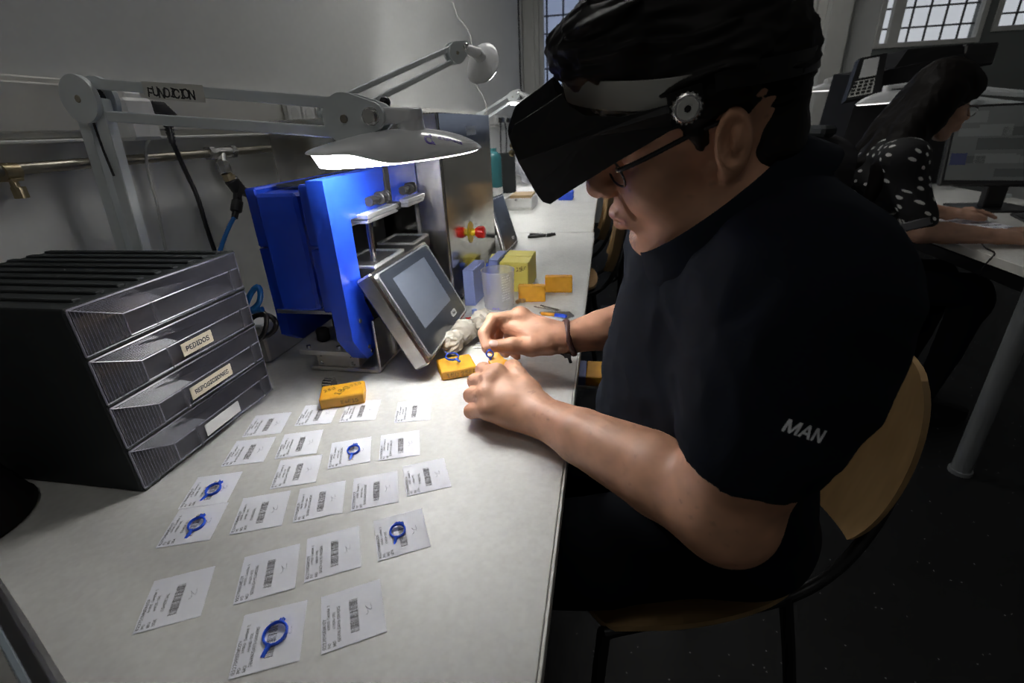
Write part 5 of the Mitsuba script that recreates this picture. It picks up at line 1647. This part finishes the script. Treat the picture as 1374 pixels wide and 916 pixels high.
for s in (-1, 1):
    crease = [(.190, .043), (.120, .0465), (.030, .046)]
    bump = lambda f, u: .005 if (f, u) in crease else 0.0
    upper = [(.028, .058), (.045, .051), (.086, .0535), (.116, .064), (.127, .076), (.131, .0885), (.150, .083), (.183, .0755), (.1915, .0655)] + crease
    lower = crease[::-1] + [(.1835, .007), (.179, -.006), (.172, -.0105), (.148, -.002), (.098, .014), (.046, .029), (.024, .030)]
    for nm_, poly_ in (('side_plate', upper), ('lower_side_plate', lower)):
        tri = trimesh.creation.triangulate_polygon(sg.Polygon(poly_), engine='earcut')
        pts2 = [min(poly_, key=lambda q: (q[0] - a_[0]) ** 2 + (q[1] - a_[1]) ** 2) for a_ in tri[0]]
        m_ = len(pts2)
        vv = np.array([hp(f, s * (side_l(f) + bump(f, u) - d_), u) for d_ in (0, .003) for f, u in pts2])
        ff = [list(t) for t in tri[1]] + [[t[2] + m_, t[1] + m_, t[0] + m_] for t in tri[1]]
        ring2 = [[hp(f, s * (side_l(f) + bump(f, u) - d_), u) for f, u in poly_ + poly_[:1]] for d_ in (0, .003)]
        put(f'{vz}__{nm_}', cat(trimesh.Trimesh(vv, ff, process=False), grid_mesh(np.array(ring2))), 'visorblack', smooth=False)


def across(pts, t=.003, n=13, bow=.0):
    """A plate spanning both side plates through the (f, u) points."""
    P = np.array([[hp(f + bow * (1 - q * q), q * side_l(f), u) for q in np.linspace(-1, 1, n)] for f, u in pts])
    nrm = np.zeros_like(P)
    g = np.cross(np.gradient(P, axis=0), np.gradient(P, axis=1))
    g /= np.linalg.norm(g, axis=2, keepdims=True) + 1e-9
    A, B = grid_mesh(P), grid_mesh(P - g * t)
    B.invert()
    a_, b_ = P.shape[:2]
    ii = np.arange(a_ * b_).reshape(a_, b_)
    ed = np.r_[ii[:, 0], ii[-1, 1:], ii[::-1, -1][1:], ii[0, ::-1][1:-1]]
    Fq = []
    for p_, q_ in zip(ed, np.roll(ed, -1)):
        Fq += [[p_, q_, q_ + a_ * b_], [p_, q_ + a_ * b_, p_ + a_ * b_]]
    return trimesh.Trimesh(np.vstack([A.vertices, B.vertices]), np.vstack([A.faces, B.faces + a_ * b_, Fq]), process=False)


put(vz + '__top_plate', across([(.133, .0865), (.150, .082), (.183, .0755), (.1915, .0655)], bow=.003), 'visordull')
scene['mat_visordull'] = {'type': 'twosided', 'b': {'type': 'diffuse', 'reflectance': rgb(0.010, 0.010, 0.0105)}}
put(vz + '__front_plate', across([(.1915, .0655), (.1915, .055), (.190, .043)], bow=.003), 'visorgloss')
put(vz + '__lens_plate', across([(.1895, .042), (.1835, .007), (.1795, -.005)], bow=.003), 'lensdark')
put(vz + '__lower_lip', across([(.179, -.006), (.172, -.0105)], bow=.003), 'visorgloss')
pr('visorblack', (0.010, 0.010, 0.0102), 0.5, spec=0.2)
pr('bandgrey', (0.34, 0.34, 0.315), 0.4)
pr('visorgloss', (0.008, 0.008, 0.0085), 0.22, spec=0.4)
pr('lensdark', (0.015, 0.017, 0.016), 0.08, spec=0.8)
for q in (-.06, -.03):
    put(vz + '__lens_screw', mv(trimesh.creation.icosphere(2, .0032), tr(*hp(.1930, q + .095, .053))), 'brass')
# grey head band: front arc round the forehead, black rear strap
def band_arc(f0, th, half, u_of, h_, t_, m):
    rows = []
    for du, dr in ((-h_ / 2, 0), (h_ / 2, 0), (h_ / 2, -t_), (-h_ / 2, -t_), (-h_ / 2, 0)):
        rows.append([hp(-.004 + (f0 + dr) * math.cos(t), (half + dr) * math.sin(t), u_of(t) + du) for t in th])
    return grid_mesh(np.array(rows))


bm_ = put(vz + '__head_band', band_arc(.131, np.linspace(-1.42, 1.42, 48), .0905, lambda t: .053 + .030 * max(0, math.cos(t)) ** 1.6, .026, .0025, 0), 'bandgrey')
note(bm_, 'grey band across the forehead')
put(vz + '__rear_strap', band_arc(.112, np.linspace(1.5, 2 * np.pi - 1.5, 48), .0925, lambda t: .058 - .025 * max(0, -math.cos(t)), .020, .0025, 0), 'visorblack')
for s in (-1, 1):
    kb = put(vz + '__knob', cat(cyl(hp(.032, s * .094, .046), hp(.032, s * .1035, .046), .0125, 26, b=.0015)), 'chrome')
    put(kb + '__grip', cat([cyl(hp(.032 + .0125 * math.cos(t), s * .0950, .046 + .0125 * math.sin(t)), hp(.032 + .0125 * math.cos(t), s * .1025, .046 + .0125 * math.sin(t)), .0012, 6) for t in np.arange(18) * 2 * math.pi / 18]), 'chrome')
    put(kb + '__cap', cyl(hp(.032, s * .1034, .046), hp(.032, s * .1042, .046), .0095, 24, b=.0003), 'trim')
    put(kb + '__screw', cyl(hp(.032, s * .1041, .046), hp(.032, s * .1048, .046), .003, 14), 'darkmetal')
    put(vz + '__arm', hull([hp(.045, s * .089, .060), hp(.045, s * .0935, .060), hp(.015, s * .089, .060), hp(.015, s * .0935, .060), hp(.045, s * .089, .032), hp(.045, s * .0935, .032), hp(.015, s * .089, .034), hp(.015, s * .0935, .034)]), 'visorblack')

# the piece in the hands
wp = thing('wax_carving', 'yellow wax piece held in the left hand under the blue ring', 'wax carving')
pts = [(-.186, .708, .782), (-.150, .735, .782), (-.136, .712, .782), (-.172, .686, .782), (-.184, .712, .828), (-.170, .722, .832), (-.142, .704, .818), (-.150, .690, .815), (-.176, .694, .820)]
wpm = hull(pts).subdivide().subdivide().subdivide()
wpm.vertices += (meshkit.noise(wpm.vertices * 160, 6)[:, None] - .5) * .003
put(wp + '__block', wpm, 'wax')
put(wp + '__dark_chip', mv(bb(-.006, .006, -.004, .004, 0, .005, .001), tr(-.143, .700, .815) @ rz(-40)), 'brownink')
m_ = np.eye(4)
m_[:3, 0], m_[:3, 1], m_[:3, 2], m_[:3, 3] = unit((1, .3, 0)), unit((-.1, .2, 1)), unit((.3, -1, .2)), (-.180, .707, .834)
wax_ring((0, 0), 0, 0, 'blue wax ring being worked between the fingertips', .0058, 5, .002, m=m_)

# ---------------------------------------------------------------- the woman at the right-hand bench
QO = np.array([1.125, 2.085, 1.196])
QF = unit((.955, .06, -.20))
QM = rot_frame(QF, (-.05, -.06, 1))
QL, QU = QM[:, 1], QM[:, 2]
qp = lambda f, l, u: QO + QF * f + QL * l + QU * u          # l > 0 is away from the viewer
qSN, qSF = np.array([.985, 1.925, 1.030]), np.array([1.045, 2.245, 1.030])
qEN, qEF = np.array([1.060, 1.852, .803]), np.array([1.195, 2.325, .820])
qWN, qWF = np.array([1.298, 1.862, .783]), np.array([1.400, 2.312, .783])
qNB = np.array([1.000, 2.085, 1.065])
TW = rot_frame((.97, -.18, 0), (0, 0, 1))
wb = Sdf()
wb.ell((1.000, 2.085, .930), (.095, .150, .150), TW, .04)
wb.ell((.975, 2.085, .740), (.095, .130, .150), TW, .04)
wb.ell((.950, 2.085, .590), (.115, .160, .110), TW, .04)
wb.cap(qSN, qSF, .045, .045, .05)
wb.cap(qNB, qp(-.015, 0, -.03), .046, .044, .02)
wb.ell(qp(-.005, 0, .040), (.088, .070, .082), QM, .02)
wb.ell(qp(.042, 0, -.030), (.050, .052, .074), QM, .02)
wb.ell(qp(.066, 0, -.092), (.018, .020, .016), QM, .014)
for s in (-1, 1):
    wb.cap(qp(-.002, .050 * s, -.052), qp(.058, .016 * s, -.094), .016, .014, .02)
    wb.ell(qp(.056, .034 * s, -.036), (.026, .020, .026), QM, .02)
    wb.ell(qp(.084, .029 * s, -.004), (.012, .015, .010), QM, .010, 's')
    wb.ell(qp(-.008, .072 * s, -.006), (.016, .006, .028), QM, .006)
wb.cap(qp(.090, 0, .006), qp(.108, 0, -.026), .0085, .0105, .010)
wb.ell(qp(.085, 0, -.060), (.016, .024, .018), QM, .012)
wb.cap(qp(.0985, .012, -.0565), qp(.0985, -.012, -.0565), .0045, k=.006)
wb.cap(qp(.096, .011, -.0665), qp(.096, -.011, -.0665), .0050, k=.006)
for S_, E_, W_ in ((qSN, qEN, qWN), (qSF, qEF, qWF)):
    wb.chain([S_, S_ * .5 + E_ * .5, E_], [.046, .043, .036], .025)
    wb.chain([E_, E_ * .7 + W_ * .3, W_], [.036, .036, .023], .02)
hand(wb, qWN, [(1.372, 1.872, .792), (1.376, 1.893, .794), (1.372, 1.912, .790), (1.362, 1.928, .784)],
     [(1.408, 1.868, .790), (1.414, 1.894, .792), (1.408, 1.916, .788), (1.394, 1.936, .782)],
     [(1.424, 1.866, .778), (1.432, 1.894, .780), (1.426, 1.920, .776), (1.410, 1.942, .772)],
     [(1.434, 1.866, .768), (1.444, 1.895, .768), (1.438, 1.922, .766), (1.420, 1.946, .764)],
     [(1.325, 1.852, .780), (1.352, 1.842, .776), (1.376, 1.843, .772), (1.396, 1.848, .768)], thick=.0110, fr=(.0082, .0084, .0080, .0070))
hand(wb, qWF, [(1.474, 2.290, .792), (1.474, 2.311, .795), (1.470, 2.330, .791), (1.460, 2.345, .784)],
     [(1.512, 2.284, .786), (1.516, 2.312, .789), (1.510, 2.334, .785), (1.494, 2.352, .780)],
     [(1.534, 2.281, .778), (1.540, 2.312, .781), (1.533, 2.337, .778), (1.514, 2.357, .774)],
     [(1.550, 2.279, .770), (1.558, 2.312, .772), (1.551, 2.339, .769), (1.530, 2.361, .767)],
     [(1.425, 2.288, .786), (1.452, 2.268, .780), (1.476, 2.262, .776), (1.496, 2.258, .772)], thick=.0110, fr=(.0080, .0082, .0078, .0068))
WOM = thing('person', 'woman with long dark hair in a dotted black blouse at the monitor', 'person')
wm = relax(largest(wb.mesh((.80, 1.78, .48), (1.60, 2.42, 1.34), .0042)), 2)
wc = skin_colors(wm.vertices, (.46, .27, .19), False, 3)
ql = (wm.vertices - QO) @ QM
lp_ = np.clip((.011 - np.linalg.norm((ql - [.100, 0, -.0615]) / [1, 1.6, 1], axis=1)) / .004, 0, 1)[:, None]
wc = wc * (1 - lp_) + np.array([.40, .14, .13]) * lp_
scene[WOM + '__body'] = mikit.ply(wm, 'mat_skinv', smooth=True, color=np.clip(wc, .02, .9))
wh = Sdf()
wh.ell(qp(-.010, 0, .048), (.102, .084, .090), QM, .02)
wh.ell(qp(.060, 0, .062), (.042, .062, .046), QM, .02)
for l, dx in ((-.055, 0), (0, -.012), (.055, 0)):
    wh.chain([qp(-.045, l, .02), qp(-.085, l * 1.25, -.10), np.array([.955, 2.06 + l * 1.9, 1.00]) + [dx, 0, 0], np.array([.915, 2.045 + l * 1.8, .90])], [.056, .056, .046, .018], .03)
for s in (-1, 1):
    wh.chain([qp(-.010, .070 * s, .03), qp(-.030, .078 * s, -.06), qp(-.075, .085 * s, -.16)], [.030, .032, .026], .02)
wh.ell(qp(.075, 0, -.038), (.060, .075, .074), QM, .010, 's')
whm = largest(wh.mesh((.82, 1.86, .84), (1.30, 2.32, 1.36), .005, lambda p: ((meshkit.noise(np.stack([p[..., 0] * 80 + p[..., 2] * 30, p[..., 1] * 80, p[..., 2] * 9], -1), 2) - .5) * .006).astype(np.float32)))
scene[WOM + '__hair'] = mikit.ply(relax(whm, 1), 'mat_hairbrown', smooth=True)
ws = Sdf()
for S_, E_ in ((qSN, qEN), (qSF, qEF)):
    ws.chain([S_, S_ * .5 + E_ * .5, S_ * .12 + E_ * .88], [.054, .051, .046], .03)
ws.ell((1.000, 2.085, .930), (.108, .162, .158), TW, .05)
ws.ell((.975, 2.085, .740), (.112, .146, .165), TW, .05)
ws.ell((.950, 2.085, .620), (.128, .172, .100), TW, .05)
ws.cap(qSN, qSF, .055, .055, .05)
ws.cap(qNB + [0, 0, -.03], qSN, .052, .050, .04)
ws.cap(qNB + [0, 0, -.03], qSF, .052, .050, .04)
ws.cap(qNB + [.005, 0, 0], qp(.01, 0, -.02), .048, .055, .008, 's')
wsm = relax(largest(ws.mesh((.78, 1.76, .50), (1.30, 2.42, 1.14), .006, lambda p: ((meshkit.noise(p * np.array([11, 11, 16], np.float32), 4) - .5) * .014).astype(np.float32))), 1)
scene[WOM + '__blouse'] = mikit.ply(wsm, 'mat_dots', smooth=True)
note(WOM + '__blouse', 'black blouse with white dots')
cu = unit(qEN - qSN)
put(WOM + '__blouse__cuff', cat([cyl(e_ + c_ * -.045, e_ + c_ * -.016, .0500, 28, b=.003, r1=.046) for e_, c_ in ((qEN, cu),)]), 'cuffgrey')
put(WOM + '__blouse__cuff', cyl(qEF + unit(qEF - qSF) * -.055, qEF + unit(qEF - qSF) * -.012, .0500, 28, b=.003, r1=.046), 'cuffgrey')
pr('cuffgrey', (0.10, 0.10, 0.105), 0.8)
wt = Sdf()
wt.ell((.960, 2.085, .575), (.135, .175, .100), TW, .04)
for y0, y1 in ((2.01, 2.00), (2.16, 2.20)):
    wt.chain([(.98, y0, .555), (1.36, y1, .555), (1.38, y1, .50)], [.078, .062, .060], .04)
    wt.chain([(1.38, y1, .52), (1.36, y1, .30), (1.33, y1, .09)], [.060, .050, .036], .03)
scene[WOM + '__trousers'] = mikit.ply(largest(wt.mesh((.78, 1.86, .04), (1.50, 2.34, .70), .009)), 'mat_trouser', smooth=True)
for y1 in (2.00, 2.20):
    put(WOM + '__shoe', hull(np.vstack([cyl((1.33, y1, 0), (1.33, y1, .09), .036, 16).vertices, cyl((1.48, y1, 0), (1.48, y1, .04), .030, 16).vertices])), 'blackmatt')
gw = thing('glasses', 'thin framed glasses on the woman\'s face', 'glasses')
for s in (-1, 1):
    a = np.linspace(0, 2 * np.pi, 25)[:-1]
    put(gw + '__rim', tube([qp(.098 - .004 * abs(math.cos(t)), .032 * s + .023 * math.cos(t), -.006 + .017 * math.sin(t)) for t in a], .0011, 6, 0, closed=True), 'chrome')
    put(gw + '__temple', tube([qp(.094, .056 * s, .002), qp(.05, .070 * s, .006), qp(-.005, .076 * s, .010)], .0012, 6, 16), 'darkmetal')
put(gw + '__bridge', tube([qp(.0985, .009, .000), qp(.1025, 0, .003), qp(.0985, -.009, .000)], .0011, 6, 10), 'chrome')
single('desk_pen', tube([(1.47, 2.36, .7550), (1.52, 2.385, .7555), (1.56, 2.405, .7550)], .0045, 8, 8), 'black', 'black pen lying beyond the printed sheet', 'pen')
k = thing('sticky_notes', 'small clutter of pale notes under the monitor edge', 'notes')
put(k + '__pad', mv(bb(-.03, .03, -.03, .03, 0, .014, .001), tr(1.44, 2.50, .7505) @ rz(20)), 'labelcream')
